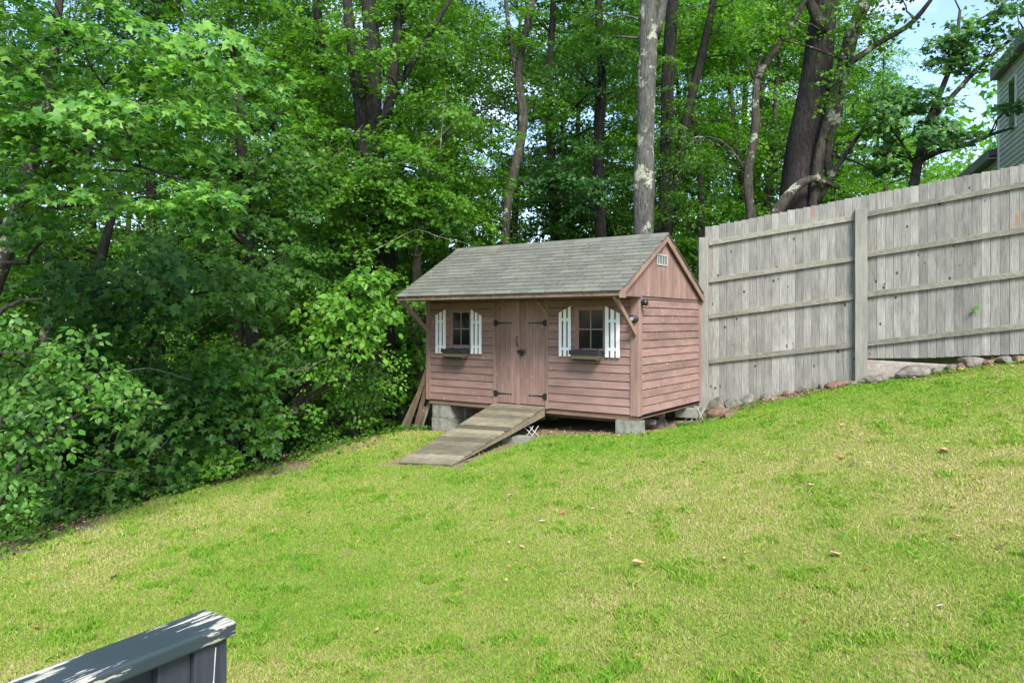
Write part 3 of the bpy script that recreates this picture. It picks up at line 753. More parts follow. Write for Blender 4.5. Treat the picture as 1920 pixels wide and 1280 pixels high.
for u in (.012, .5, .985):
    a, b = RP(u - .018, .03), RP(u - .018, .995); c_, d_ = RP(u + .018, .03), RP(u + .018, .995)
    dn = Vector((0, 0, -.036)); d1 = Vector((0, 0, -.045)); d2 = Vector((0, 0, -.15))
    m.hexa([a + d1, c_ + d1, d_ + d2, b + d2, a + dn, c_ + dn, d_ + dn, b + dn], .6)
m.build('stringer', M['ramp_side'], ramp, ro)

# leaning boards at the left wall of the shed
for (x0, y0, z0, x1, y1, z1, w_, mt, lab) in [
    (-.62, -.10, 0, -.07, .20, .62, .09, 'old_grey', 'greyish old board leaning farthest out from the left end of the shed'),
    (-.47, -.12, 0, -.06, .02, .50, .08, 'old_board', 'long reddish board leaning on the left corner of the shed, next to the grey one'),
    (-.30, -.06, 0, -.05, .03, .30, .075, 'old_board', 'reddish board standing steeply against the shed corner'),
    (-.27, .04, 0, -.06, .10, .10, .06, 'old_grey', 'short pale board end low beside the left block pier'),
    (-.20, -.14, 0, -.045, -.05, .02, .05, 'old_board', 'shortest reddish stub leaning against the left block pier')]:
    a = SW(x0, y0, 0); a.z = gz(a.x, a.y) - .02; b = SW(x1, y1, z1 - .15 if z1 < .2 else z1)
    mb = MB(); mb.bar(a - a, b - a, w_, .022, (0, 1, .2)); o = mb.build('leaning_board', M[mt], None)
    o.location = a; tag(o, lab, 'board', 'boards leaning against the shed')

# concrete blocks
def cblock(x, y, ztop, h, L, D, label, rz=0, holes=False, mt='concrete'):
    mb = MB()
    if holes:
        mb.box(-L / 2, L / 2, -D / 2, D / 2, 0, h * .62); 
        for a in (-L / 2, -.02, L / 2 - .04): mb.box(a, a + .04, -D / 2, D / 2, h * .62, h)
        for b in (-D / 2, D / 2 - .035): mb.box(-L / 2 + .04, -.02, b, b + .035, h * .62, h); mb.box(.02, L / 2 - .04, b, b + .035, h * .62, h)
    else:
        mb.box(-L / 2, L / 2, -D / 2, D / 2, 0, h)
        nx_ = 3
        for k in range(nx_):   # ribs cast in the end faces
            xx = -L / 2 + L * (k + .5) / nx_
            mb.box(xx - .035, xx + .035, -D / 2 - .006, -D / 2, .02, h - .02)
    o = mb.build('concrete_block', M[mt], None, bevel=.006, seg=2)
    p = SW(x, y, ztop); o.location = (p.x, p.y, p.z - h); o.rotation_euler = (0, 0, SA + rz)
    return tag(o, label, 'concrete block', 'blocks carrying the shed')
cblock(.27, .20, -.08, .24, .40, .36, 'grooved concrete block at the top front of the left shed pier')
cblock(.27, .21, -.325, .26, .42, .40, 'mossy concrete block at the bottom front of the left shed pier', .03)
cblock(.29, .62, -.08, .24, .40, .40, 'top concrete block in the rear of the left shed pier, in shade')
cblock(.29, .63, -.325, .26, .42, .40, 'bottom concrete block in the rear of the left shed pier, in shade')
cblock(3.87, .06, -.08, .20, .36, .24, 'pale solid concrete block under the right front corner of the shed')
cblock(3.97, 2.1, -.07, .17, .36, .36, 'concrete block with open cells under the rear right corner of the shed', .1, True)
cblock(2.42, -.75, -.335, .20, .5, .20, 'rough pale concrete block lying under the ramp near the lattice', .15)
# stones
def stone(px, py, w, h, label, mt='stone', d=None, cat='rock', flat=1.0, group='stones', sink=.42, name='stone', depth=.8):
    p = on_ground(px, py) if d is None else W(px, py, d)
    if d is not None: p.z = gz(p.x, p.y)
    if px > 1325:
        dm = float(np.interp(px, [1321, 1614, 1985], [12.5, 11.45, 10.15])) - .17
        if p.y > dm: p = W(px, py, dm); p.z = max(gz(p.x, p.y), p.z - h / F * dm * .5)
    ws = w / F * p.y; hs = h / F * p.y
    import bmesh
    bm = bmesh.new(); bmesh.ops.create_icosphere(bm, subdivisions=3, radius=.5)
    o_ = rng.uniform(0, 50, 3); from mathutils import noise as mn
    planes = [(Vector(rng.normal(0, 1, 3)).normalized(), rng.uniform(.26, .42)) for _ in range(10)]
    for v in bm.verts:
        q = v.co.copy(); nn = mn.noise(q * 2.2 + Vector(o_)) * .30 + mn.noise(q * 6 + Vector(o_)) * .09
        # facet: cells give broken planes
        for pn, pd in planes:
            e_ = q.dot(pn) - pd
            if e_ > 0: q -= pn * e_ * .93
        q *= 1 + nn * .5
        v.co = Vector((q.x * ws * 1.2, q.y * ws * depth, q.z * hs * 1.3 * flat))
    me = bpy.data.meshes.new(name); bm.to_mesh(me); bm.free(); me.materials.append(M[mt])
    o = bpy.data.objects.new(name, me); C.objects.link(o); o.location = (p.x, p.y, p.z + hs * (.5 - sink)); o.rotation_euler = (0, 0, rng.uniform(-.5, .5))
    return tag(o, label, cat, group)
G = 'stones along the foot of the fence'
for a in [
 (1346, 772, 34, 38, 'grey green stone leaning on the first fence post', 'stone'),
 (1350, 778, 40, 24, 'rusty flat stone just right of the foot of the first fence post', 'stone_red'),
 (1376, 762, 46, 22, 'pale oblong stone in front of the first fence boards', 'stone'),
 (1366, 783, 34, 20, 'low pinkish stone sunk in the grass right of the first fence post', 'stone_red'),
 (1405, 746, 28, 26, 'upright pale lumpy stone against the first fence panel', 'stone'),
 (1441, 740, 26, 14, 'small flat grey stone between two lumpy ones below the first fence panel', 'stone'),
 (1506, 724, 18, 12, 'smallest pale stone at the middle of the first fence panel', 'stone'),
 (1547, 720, 26, 18, 'white quartz like stone under the right half of the first panel', 'stone'),
 (1577, 722, 50, 18, 'wide reddish stone just left of the middle fence post', 'stone_red'),
 (1602, 722, 18, 12, 'round tan pebble at the left foot of the middle fence post', 'stone'),
 (1646, 716, 60, 24, 'large slanted pale stone right of the middle fence post', 'stone'),
 (1722, 704, 72, 30, 'long grey greenish stone below the concrete footing', 'stone'),
 (1762, 692, 36, 12, 'thin white flat stone on top of the long greenish one', 'stone'),
 (1812, 685, 32, 16, 'rusty stone under the second fence panel', 'stone_red'),
 (1823, 672, 44, 16, 'pale flat stone tucked beneath the second panel boards', 'stone'),
 (1886, 677, 38, 14, 'rightmost pale tan stone at the fence', 'stone'),
 (1790, 684, 30, 14, 'small rough grey stone beside the end of the concrete footing', 'stone'),
 (1912, 671, 34, 12, 'flat reddish stone at the extreme right of the fence foot', 'stone_red'),
 (1476, 734, 22, 10, 'low reddish pebble left of the smallest pale stone', 'stone_red'),
 (1855, 681, 26, 10, 'low brown stone between two pale ones near the right end of the fence', 'stone_red')]:
    stone(a[0], a[1], a[2], a[3], a[4], a[5], group=G)
for a in [
 (757, 806, 28, 26, 'reddish rock at the lawn edge left of the leaning boards', 'stone_red'),
 (776, 790, 24, 22, 'grey rock behind the leaning boards', 'stone'),
 (336, 915, 30, 14, 'flat grey rock at the edge of the woods on the left', 'stone'),
 (488, 876, 14, 10, 'small tan rock in the grass at the woods edge', 'stone'),
 (182, 996, 22, 7, 'pale flat stone nearly flush with the lawn, lower left', 'stone'),
 (1215, 800, 50, 22, 'pinkish flat slab stone beside the right corner block', 'stone_red'),
 (1238, 796, 26, 22, 'pale tan stone outermost of those beside the right corner block', 'stone')]:
    stone(a[0], a[1], a[2], a[3], a[4], a[5], group='rocks around the shed and lawn')
pz = on_ground(1221, 806)
m = MB(); m.box(-.085, .085, -.05, .05, 0, .075)
o = m.build('brick', M['stone'], None, bevel=.006, seg=2); o.location = (pz.x, pz.y + .05, pz.z + .09); o.rotation_euler = (.05, .04, SA + .2); tag(o, 'tan brick resting on the slab stone beside the right corner block', 'brick')

# white lattice scraps
def lattice(p, rz, rx, n, s_, label, sl=1.6):
    mb = MB()
    for k in range(n):
        o_ = k * s_
        mb.bar((o_, 0, 0), (o_ - s_ * sl, 0, s_ * 2.2), .008, .026, (0, 1, 0)); mb.bar((o_ - s_ * sl, .01, 0), (o_ + s_ * .2, .01, s_ * 2.2), .008, .026, (0, 1, 0))
    o = mb.build('lattice_scrap', M['lattice'], None); o.location = p; o.rotation_euler = (rx, 0, rz); tag(o, label, 'lattice', 'white lattice scraps')
p = SW(4.17, 1.98, 0); p.z = gz(p.x, p.y) - .01
lattice(p, R(-10), R(-14), 2, .105, 'torn white lattice piece between the shed and the first fence post', 1.0)
p = SW(2.50, -.42, -.40); lattice(p, SA + .9, R(-30), 2, .085, 'broken white lattice piece under the top of the ramp')

# ------------------------------------------------------------------ fence
fence = empty('wood_fence', tuple(W(1321, 765, 12.5)), 'tall weathered grey board fence running uphill to the right of the shed', 'fence')
fo = tuple(fence.location)
def fd(px):   # distance of the board plane along the fence
    return float(np.interp(px, [1313, 1614, 2010], [12.55, 11.50, 10.12])) 
# straight in plan between post centres
PP = [W(1321, 0, 12.5), W(1614, 0, 11.45), W(1985, 0, 10.15)]
def on_line(px, i):
    a, b = PP[i], PP[i + 1]; k = (px - 960) / F
    t = (k * a.y - a.x) / ((b.x - a.x) - k * (b.y - a.y)); return a.lerp(b, t)
def zat(px, py, i, off=0):
    q = on_line(px, i); return (HOR - py) / F * (q.y + off)
def bay(i, px0, px1, top, bot, nbd):
    a, b = on_line(px0, i), on_line(px1, i); dr_ = (b - a); dr_.z = 0; L = dr_.length; dr_.normalize(); nn = Vector((dr_.y, -dr_.x, 0))  # toward camera
    if nn.y > 0: nn = -nn
    fx, fy_ = zip(*top); gx_, gy_ = zip(*bot)
    mb = MB(); wb = L / nbd
    for k in range(nbd):
        j = random.uniform(-.004, .004); p0 = a + dr_ * (k * wb + .0004); p1 = a + dr_ * ((k + 1) * wb - .0004)
        pxm = 960 + F * ((p0.x + p1.x) / 2) / ((p0.y + p1.y) / 2); ym = (p0.y + p1.y) / 2
        zt = (HOR - np.interp(pxm, fx, fy_)) / F * ym; zb = (HOR - np.interp(pxm, gx_, gy_)) / F * ym
        zt += random.uniform(-.006, .006); th = Vector(nn) * .018; of = nn * random.uniform(-.004, .003); lean = dr_ * 0
        P0, P1 = p0 + of, p1 + of
        def v(p, z, q=Vector((0, 0, 0))): r_ = p + q; return Vector((r_.x, r_.y, z))
        mb.hexa([v(P0, zb, th), v(P1, zb, th), v(P1, zb), v(P0, zb), v(P0, zt, th + lean), v(P1, zt, th + lean), v(P1, zt, lean), v(P0, zt, lean)])
    mb.build('panel', M['fence'], fence, fo, bevel=.0045)
    return a, dr_, nn, L
def rails(i, pxa, pxb, ys):
    for (ya, yb) in ys:
        A, B = on_line(pxa, i), on_line(pxb, i); dr_ = (B - A).normalized(); nn = Vector((dr_.y, -dr_.x, 0)); nn = -nn if nn.y > 0 else nn
        A = A + nn * .040; B = B + nn * .040
        A.z = (HOR - ya) / F * A.y; B.z = (HOR - yb) / F * B.y
        mb = MB(); mb.bar(A, B, .042, .085, tone=random.random())
        # bar along its own axis: keep the fibres running along it
        mb.build('rail', M['rail'], fence, fo, bevel=.004)
bay(0, 1322, 1614, [(1322, 427), (1605, 370)], [(1322, 785), (1335, 776), (1400, 757), (1450, 747), (1500, 737), (1600, 724), (1620, 718)], 20)
bay(1, 1614, 1985, [(1614, 368), (1920, 309), (1990, 295)], [(1614, 672), (1740, 671), (1800, 668), (1920, 664), (1990, 658)], 22)
rails(0, 1330, 1604, [(456, 408), (526, 484), (593, 556.5), (677, 646)])
rails(1, 1625, 1975, [(402, 335), (478, 422), (552.5, 506), (644, 604.5)])
for (px, yt, yb, i, w_) in ((1321, 446, 772, 0, .155), (1614, 392, 722, 1, .175), (1985, 335, 690, 1, .17)):
    q = on_line(px, i); nn = Vector((-.4, -.9, 0)).normalized(); q = q + nn * .06
    mb = MB(); z0 = (HOR - yb) / F * q.y - .1; z1 = (HOR - yt) / F * q.y
    mb.box(-w_ / 2, w_ / 2, -w_ / 2, w_ / 2, z0 - fo[2], z1 - fo[2]); o = mb.build('post', M['post'], fence, bevel=.008, seg=2)
    o.location = (q.x - fo[0], q.y - fo[1], 0); o.rotation_euler = (0, 0, R(-24))
# concrete footing seen below the second bay
a = on_line(1624, 1) + Vector((.03, .05, 0)); b = on_line(1795, 1) + Vector((.03, .05, 0))
mb = MB()
def Z(p, py): return (HOR - py) / F * p.y
nn = Vector((-.5, -.85, 0)).normalized() * .09
mb.hexa([Vector((a.x, a.y, Z(a, 740))) + nn, Vector((b.x, b.y, Z(b, 720))) + nn, Vector((b.x, b.y, Z(b, 720))) - nn, Vector((a.x, a.y, Z(a, 740))) - nn,
         Vector((a.x, a.y, Z(a, 674))) + nn, Vector((b.x, b.y, Z(b, 684))) + nn, Vector((b.x, b.y, Z(b, 684))) - nn, Vector((a.x, a.y, Z(a, 674))) - nn])
thing1(mb, 'concrete_footing', M['footing'], tuple(a), 'pinkish white concrete footing under the second fence panel', 'footing', bevel=.01)

# ------------------------------------------------------------------ deck rail
def hor_pt(px, py, z): d = -z * F / (py - HOR); return W(px, py, d)
zc = -.75
bc = hor_pt(385, 1139, zc); fc = hor_pt(447, 1158, zc)
dirn = Vector((-.222, -.338, 0)).normalized(); ac = Vector((-dirn.y, dirn.x, 0))
if (fc - bc).dot(ac) < 0: ac = -ac
wc = (fc - bc).dot(ac) + .006
root = empty('deck_railing', (bc.x, bc.y, -2.2), 'corner end of a dark slate painted deck railing with peeling cap', 'railing', rz=math.atan2(dirn.y, dirn.x))
rzr = math.atan2(dirn.y, dirn.x)   # local x runs back along the rail, local y = across
sy = 1 if Vector((-math.sin(rzr), math.cos(rzr), 0)).dot(ac) > 0 else -1
def yb_(a, b): return (min(a * sy, b * sy), max(a * sy, b * sy))
zt = zc + 2.2
mb = MB(); y0, y1 = yb_(0, wc); mb.box(0, 2.2, y0, y1, zt - .040, zt); mb.build('rail_cap', M['paint'], root, bevel=.009, seg=3)
mb = MB(); y0, y1 = yb_(wc - .105, wc - .016); mb.box(.018, .107, y0, y1, 0, zt - .041); mb.build('post', M['paint_dark'], root, bevel=.004, seg=2)
mb = MB(); y0, y1 = yb_(wc - .055, wc - .030); mb.box(.109, .19, y0, y1, .1, zt - .042); mb.build('baluster', M['paint_dark'], root, bevel=.002)
mb = MB(); y0, y1 = yb_(wc - .085, wc - .060); mb.box(.10, 2.1, y0, y1, .1, zt - .043); mb.build('side_board', M['paint_dark'], root, bevel=.002)
mb = MB(); yy = (wc - .0155) * sy; x_ = .050
for k in range(14):
    z_ = zt - .055 - k * .04; nx_ = x_ + random.uniform(-.004, .004) - .0003; w_ = .0012 + random.random() * .002
    mb.hexa([(x_, yy - .001, z_), (x_ + w_, yy - .001, z_), (x_ + w_, yy + .0015, z_), (x_, yy + .0015, z_)] if False else
            [(nx_, yy - .0015, z_ - .04), (nx_ + w_, yy - .0015, z_ - .04), (nx_ + w_, yy + .0015, z_ - .04), (nx_, yy + .0015, z_ - .04), (x_, yy - .0015, z_), (x_ + w_, yy - .0015, z_), (x_ + w_, yy + .0015, z_), (x_, yy + .0015, z_)]); x_ = nx_
mb.build('paint_crack', M['crack'], root)
#@@PART3
# ------------------------------------------------------------------ trees near the lawn
# 1 the maple that leans in from the left
tree('maple_tree', 'near maple leaning in at the upper left with bright green star shaped leaves', 'maple tree', None,
 [stem(8.6, [(-190, 1080, 56), (-110, 780, 47), (-40, 600, 41), (15, 455, 36), (50, 340, 28), (85, 235, 21), (100, 120, 17), (120, -80, 11), (140, -260, 5)]),
  [(W(30, 400, 8.55), 0.072), (W(120, 300, 8.2), 0.042), (W(230, 215, 7.9), 0.030), (W(330, 140, 7.7), 0.021), (W(430, 70, 7.5), 0.009)],
  [(W(15, 455, 8.6), 0.060), (W(-60, 330, 8.4), 0.042), (W(-150, 200, 8.2), 0.030)],
  [(W(60, 300, 8.5), 0.036), (W(160, 285, 8.0), 0.024), (W(260, 310, 7.4), 0.018), (W(380, 350, 7.0), 0.007)],
  [(W(30, 410, 8.5), 0.042), (W(110, 385, 8.0), 0.027), (W(200, 380, 7.7), 0.018), (W(300, 365, 7.3), 0.008)]],
 [Cc(120, 60, 7.6, 1.7, 1.1, .75, 34, .42, 67, 0.092, 'maple', aim=(.3, -.6, 0)),
  Cc(380, 130, 7.4, .95, .8, .55, 20, .36, 64, 0.088, 'maple', aim=(.6, -.5, 0)),
  Cc(250, 235, 7.2, 1.15, .7, .32, 22, .34, 60, 0.088, 'maple', aim=(.6, -.5, 0)),
  Cc(60, 330, 7.4, .8, .5, .4, 16, .34, 60, .09, 'maple', aim=(.2, -.7, 0)),
  Cc(30, 210, 7.4, .8, .6, .4, 18, .36, 60, 0.088, 'maple', aim=(.2, -.7, 0)),
  Cc(385, 385, 6.8, .36, .35, .24, 12, .24, 54, 0.084, 'maple', aim=(.5, -.7, 0)),
  Cc(240, 380, 7.2, .5, .4, .12, 9, .25, 44, 0.080, 'maple', aim=(.5, -.7, 0)),
  Cc(60, 430, 7.8, .5, .4, .22, 8, .28, 48, 0.084, 'maple', aim=(.3, -.7, 0)),
  Cc(200, -180, 7.8, 2.2, 1.5, .9, 26, .5, 64, 0.092, 'maple')],
 M['leaf_maple'], M['bark'])
# 2 dark maples behind it, over the lower left
t_dark = tree('maple_tree', 'shaded maple with dark drooping leaves filling the lower left behind the ovate leaved bush', 'maple tree', None,
 [stem(10.4, [(95, 960, 34), (120, 800, 28), (150, 640, 24), (190, 480, 18), (230, 330, 10)]),
  stem(10.3, [(165, 985, 22), (215, 800, 17), (280, 650, 13), (330, 520, 8)])],
 [Cc(250, 560, 9.6, 2.0, 1.0, .7, 44, .45, 57, 0.104, 'maple', aim=(.2, -.7, 0), tilt=.5),
  Cc(130, 700, 9.8, 2.0, 1.0, .75, 36, .45, 54, 0.104, 'maple', aim=(.2, -.7, 0), tilt=.5),
  Cc(330, 770, 9.6, 1.4, .6, .6, 28, .40, 54, 0.100, 'maple', aim=(.2, -.7, 0), tilt=.5),
  Cc(200, 900, 9.0, 1.1, .5, .35, 18, .33, 48, 0.100, 'maple', aim=(.2, -.7, 0), tilt=.5),
  Cc(20, 480, 9.8, 1.2, .8, .6, 18, .45, 54, 0.104, 'maple')],
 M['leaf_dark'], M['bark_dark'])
t_mid = tree('maple_tree', 'dark leaved maple whose boughs reach down at the middle left, behind the near maple', 'maple tree', None,
 [stem(12.4, [(470, 880, 34), (480, 700, 30), (470, 520, 26), (455, 330, 20), (450, 150, 12)]),
  stem(12.2, [(455, 900, 16), (520, 760, 13), (600, 700, 10), (680, 640, 6)])],
 [Cc(420, 500, 11.4, 1.5, .9, 1.0, 40, .45, 60, 0.096, 'maple', aim=(.2, -.7, 0), tilt=.5),
  Cc(470, 330, 12, 1.5, 1.0, .9, 34, .5, 60, 0.096, 'maple', aim=(.2, -.7, 0)),
  Cc(470, 680, 11.2, 1.1, .6, .6, 26, .4, 57, 0.088, 'maple', aim=(.2, -.7, 0)),
  Cc(330, 240, 12, 1.5, 1.0, .9, 24, .5, 57, 0.096, 'maple')],
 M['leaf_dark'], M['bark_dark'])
# 3 ovate-leaved bush, lower left
tree('bush', 'arching bush with oval leaves in front of the woods at the lower left edge', 'bush', None,
 [stem(7.9, [(-60, 1060, 20), (-40, 900, 16), (20, 740, 12), (110, 650, 8), (180, 630, 4)]),
  stem(7.8, [(-50, 1060, 16), (10, 900, 12), (110, 790, 9), (220, 740, 6), (320, 760, 3)]),
  stem(8.0, [(-90, 1060, 16), (-60, 700, 12), (0, 560, 9), (80, 560, 5)])],
 [Cc(70, 690, 7.3, .9, .5, .42, 21, .26, 36, 00.069, 'ovate', wild=.6, tilt=.55, aim=(.5, -.6, 0)),
  Cc(200, 740, 7.2, .6, .4, .32, 14, .24, 33, 00.065, 'ovate', wild=.6, tilt=.55, aim=(.6, -.6, 0)),
  Cc(60, 800, 7.2, .7, .4, .34, 13, .24, 33, 00.065, 'ovate', wild=.6, tilt=.55, aim=(.5, -.6, 0)),
  Cc(20, 630, 7.4, .5, .3, .2, 9, .24, 33, 00.065, 'ovate', wild=.6, tilt=.55, aim=(.5, -.6, 0)),
  Cc(20, 900, 7.2, .4, .4, .3, 10, .22, 33, 00.061, 'ovate', wild=.6, tilt=.55, aim=(.5, -.6, 0))],
 M['leaf_ovate'], M['bark'])
# 4 bright box elder beside the shed and two lower companions
tree('box_elder', 'bright green box elder sapling leaning toward the left end of the shed', 'sapling', None,
 [stem(11.4, [(470, 900, 16), (520, 810, 14), (600, 690, 12), (680, 600, 8), (710, 520, 4)]),
  stem(11.4, [(475, 900, 12), (560, 760, 9), (640, 700, 7), (710, 660, 3)])],
 [Cc(650, 600, 10.9, .75, .45, .5, 30, .30, 47, 0.09, 'ovate', aim=(.3, -.7, 0), tilt=.6, wild=.9),
  Cc(690, 530, 10.9, .35, .3, .22, 9, .24, 42, 0.09, 'ovate', aim=(.3, -.7, 0), tilt=.6),
  Cc(600, 690, 11.0, .7, .4, .25, 16, .25, 42, 0.054, 'ovate', aim=(.3, -.7, 0), tilt=.6),
  Cc(725, 700, 11.6, .35, .3, .35, 9, .25, 42, 0.054, 'ovate', aim=(.3, -.7, 0), tilt=.6)],
 M['leaf_elder'], M['bark'])
tree('sapling', 'leafy sapling with rounded mid green leaves over the lawn edge, left of the box elder', 'sapling', None,
 [stem(10.9, [(440, 905, 14), (425, 800, 11), (400, 720, 8), (380, 650, 4)])],
 [Cc(420, 700, 10.4, .8, .45, .42, 22, .3, 44, 0.085, 'maple', aim=(.2, -.7, 0)),
  Cc(500, 790, 10.5, .8, .4, .4, 20, .3, 42, 0.076, 'maple', aim=(.2, -.7, 0)),
  Cc(390, 860, 9.7, .6, .35, .22, 14, .26, 39, 0.072, 'star', aim=(.2, -.7, 0))],
 M['leaf_elder'], M['bark'])
# 5 the big twin trunk left of the shed
t_twin = tree('forest_tree', 'big dark double trunked tree just left of the shed with a pale bare limb', 'tree', None,
 [stem(15.2, [(706, 830, 54.4), (712, 700, 48.0), (722, 520, 43.2), (712, 400, 41.6), (695, 260, 38.4), (700, 130, 32.0), (690, 0, 27.2), (680, -140, 20.8), (690, -320, 11.2)]),
  stem(15.0, [(706, 420, 28.8), (690, 340, 27.2), (672, 180, 20.8), (655, 50, 19.2), (640, -120, 12.8)], False),
  stem(15.1, [(705, 300, 24.0), (735, 180, 19.2), (745, 60, 16.0), (760, -120, 9.6)], False),
  stem(14.7, [(712, 235, 16.0), (745, 165, 12.8), (800, 75, 9.6), (850, -10, 6.4)], False),
  stem(15.0, [(750, 290, 4.0), (820, 270, 4.0), (890, 205, 3.2), (960, 200, 1.6)], False),
  stem(14.3, [(720, 470, 6.4), (760, 400, 4.8), (815, 310, 4.0), (830, 285, 2.4)], False)],
 [Cc(640, 370, 13.8, 1.7, 1.0, .8, 36, .5, 75, 0.084, 'maple', aim=(.1, -.6, 0)),
  Cc(800, 400, 13.9, 1.4, .8, .7, 34, .5, 79, 0.084, 'maple', aim=(.2, -.6, 0)),
  Cc(840, 250, 14.5, 1.4, 1.2, .9, 34, .5, 75, 0.084, 'maple'),
  Cc(600, 160, 15, 1.6, 1.2, 1.2, 34, .5, 75, 0.084, 'maple'),
  Cc(790, 60, 15.5, 1.7, 1.4, 1.1, 34, .5, 75, 0.084, 'maple'),
  Cc(700, -200, 15.5, 3, 2.5, 1.6, 60, .6, 84, 0.091, 'star'),
  Cc(735, 560, 13.6, .6, .5, .6, 16, .35, 71, 0.077, 'maple', aim=(.1, -.6, 0)),
  Cc(690, 90, 14.0, 1.1, .4, .9, 20, .4, 60, .08, 'maple', aim=(0, -.7, 0)), Cc(700, 330, 13.4, 1.5, .6, .9, 46, .42, 75, 0.077, 'maple', aim=(.1, -.6, 0)), Cc(620, 470, 13.6, 1.0, .6, .9, 26, .42, 75, 0.077, 'maple', aim=(.1, -.6, 0)), Cc(860, 380, 15.0, 1.3, .6, 1.0, 26, .45, 75, 0.084, 'maple'),
  Cc(560, 300, 14.2, 1.2, .8, 1.0, 26, .45, 75, 0.084, 'maple')],
 M['leaf_wood'], M['bark_dark'])
tree('forest_tree', 'slimmer dark tree standing between the box elder and the double trunk', 'tree', None,
 [stem(16.2, [(668, 830, 22.1), (662, 640, 21.2), (655, 460, 20.4), (640, 330, 20.4), (612, 200, 18.7), (598, 60, 17.0), (585, -90, 11.9)])],
 [Cc(560, 60, 15.8, 1.3, 1.2, 1.2, 26, .5, 71, 0.084, 'maple'), Cc(600, 480, 15.2, 1.2, .8, .9, 18, .45, 71, 0.077, 'star')],
 M['leaf_wood'], M['bark_dark'])
def bare(root, d, lines):
    for ln_ in lines:
        pts = [W(px, py, d + random.uniform(-.15, .15)) for px, py in ln_]
        mb = MB(); P = [pts[0]]
        for a, b in zip(pts[:-1], pts[1:]): P += wobble(a, b, 4, .03)[1:]
        k = len(P); mb.tube(P, [.008 * (1 - i / (k + 1)) + .002 for i in range(k)], 5, 0, .5)
        e = P[k // 2]; mb.tube(wobble(e, e + Vector((random.uniform(-.3, .3), 0, random.uniform(.1, .35))), 4, .06), [.006, .005, .004, .003, .002], 4, 0, .5)
        mb.build('bare_branch', M['bark_pale'], root, root.location, smooth=True)
bare(t_dark, 8.9, [[(190, 700), (280, 690), (360, 712)], [(60, 610), (130, 585), (190, 570)], [(120, 905), (190, 880), (250, 890)], [(240, 900), (280, 860), (300, 830)]])
bare(t_mid, 10.4, [[(400, 740), (460, 700), (540, 640)], [(330, 650), (400, 600), (470, 560)], [(520, 700), (580, 690), (660, 640)]])
bare(t_twin, 13.1, [[(700, 470), (780, 430), (870, 455), (905, 470)], [(725, 320), (800, 280), (870, 215)], [(826, 290), (830, 230), (836, 160)], [(560, 330), (620, 300), (680, 235)]])
# 6 crooked slender stem behind the shed
tree('forest_tree', 'slender crooked tree rising behind the left half of the shed roof', 'tree', None,
 [stem(16, [(948, 640, 17), (945, 470, 15), (952, 370, 16), (972, 290, 17), (985, 220, 17), (968, 150, 16), (978, 90, 13), (1000, 0, 11), (1010, -100, 8)]),
  stem(16, [(970, 160, 9), (955, 60, 8), (940, -60, 5)], False)],
 [Cc(930, 60, 16, 1.1, 1.0, .8, 20, .42, 71, 0.077, 'star'), Cc(1020, 200, 16.5, .7, .8, .7, 12, .4, 71, 0.077, 'star')],
 M['leaf_wood'], M['bark'])
# 7 lichen trunk and its dark neighbours
tree('lichen_tree', 'tall straight grey trunk with pale lichen right behind the shed ridge', 'tree', None,
 [stem(15, [(1208, 640, 42), (1207, 440, 37), (1208, 340, 41), (1211, 280, 33), (1213, 150, 34), (1217, 70, 34), (1215, -60, 30), (1222, -260, 18)]),
  stem(15, [(1226, 70, 22), (1238, 30, 20), (1250, -40, 16), (1270, -160, 10)], False)],
 [Cc(1240, -220, 15, 2.4, 2.0, 1.5, 40, .6, 75, 0.091, 'star'), Cc(1130, 60, 15.5, .9, .9, .8, 14, .45, 71, 0.077, 'star')],
 M['leaf_wood'], M['bark_light'])
tree('forest_tree', 'dark trunk with rough bark standing close to the right of the lichen trunk', 'tree', None,
 [stem(16.6, [(1243, 640, 31.2), (1246, 440, 28.1), (1250, 300, 23.4), (1252, 150, 23.4), (1262, 0, 21.8), (1275, -200, 12.5)]),
  stem(16.6, [(1252, 440, 15.6), (1275, 290, 17.2), (1290, 210, 17.2), (1315, 110, 15.6), (1335, 20, 12.5), (1350, -100, 7.8)], False)],
 [Cc(1262, 200, 15.9, .5, .3, 1.6, 16, .36, 60, .07, 'star'), Cc(1265, 380, 15.7, .6, .3, .5, 12, .34, 60, .07, 'star'), Cc(1330, 60, 17, 1.4, 1.2, 1.1, 26, .5, 71, 0.084, 'star'), Cc(1300, 330, 16.4, .9, .8, .8, 18, .4, 71, 0.070, 'star')],
 M['leaf_wood'], M['bark_dark'])
tree('forest_tree', 'dark slim trunk seen over the middle of the shed roof', 'tree', None,
 [stem(17.5, [(1128, 640, 22), (1127, 440, 22), (1122, 300, 20), (1130, 150, 16), (1122, 0, 13), (1120, -120, 8)])],
 [Cc(1080, 330, 16.8, 1.4, .9, 1.0, 32, .48, 75, 0.084, 'maple'), Cc(1120, 120, 17, 1.3, 1.2, 1.0, 24, .5, 71, 0.084, 'star')],
 M['leaf_teal'], M['bark_dark'])
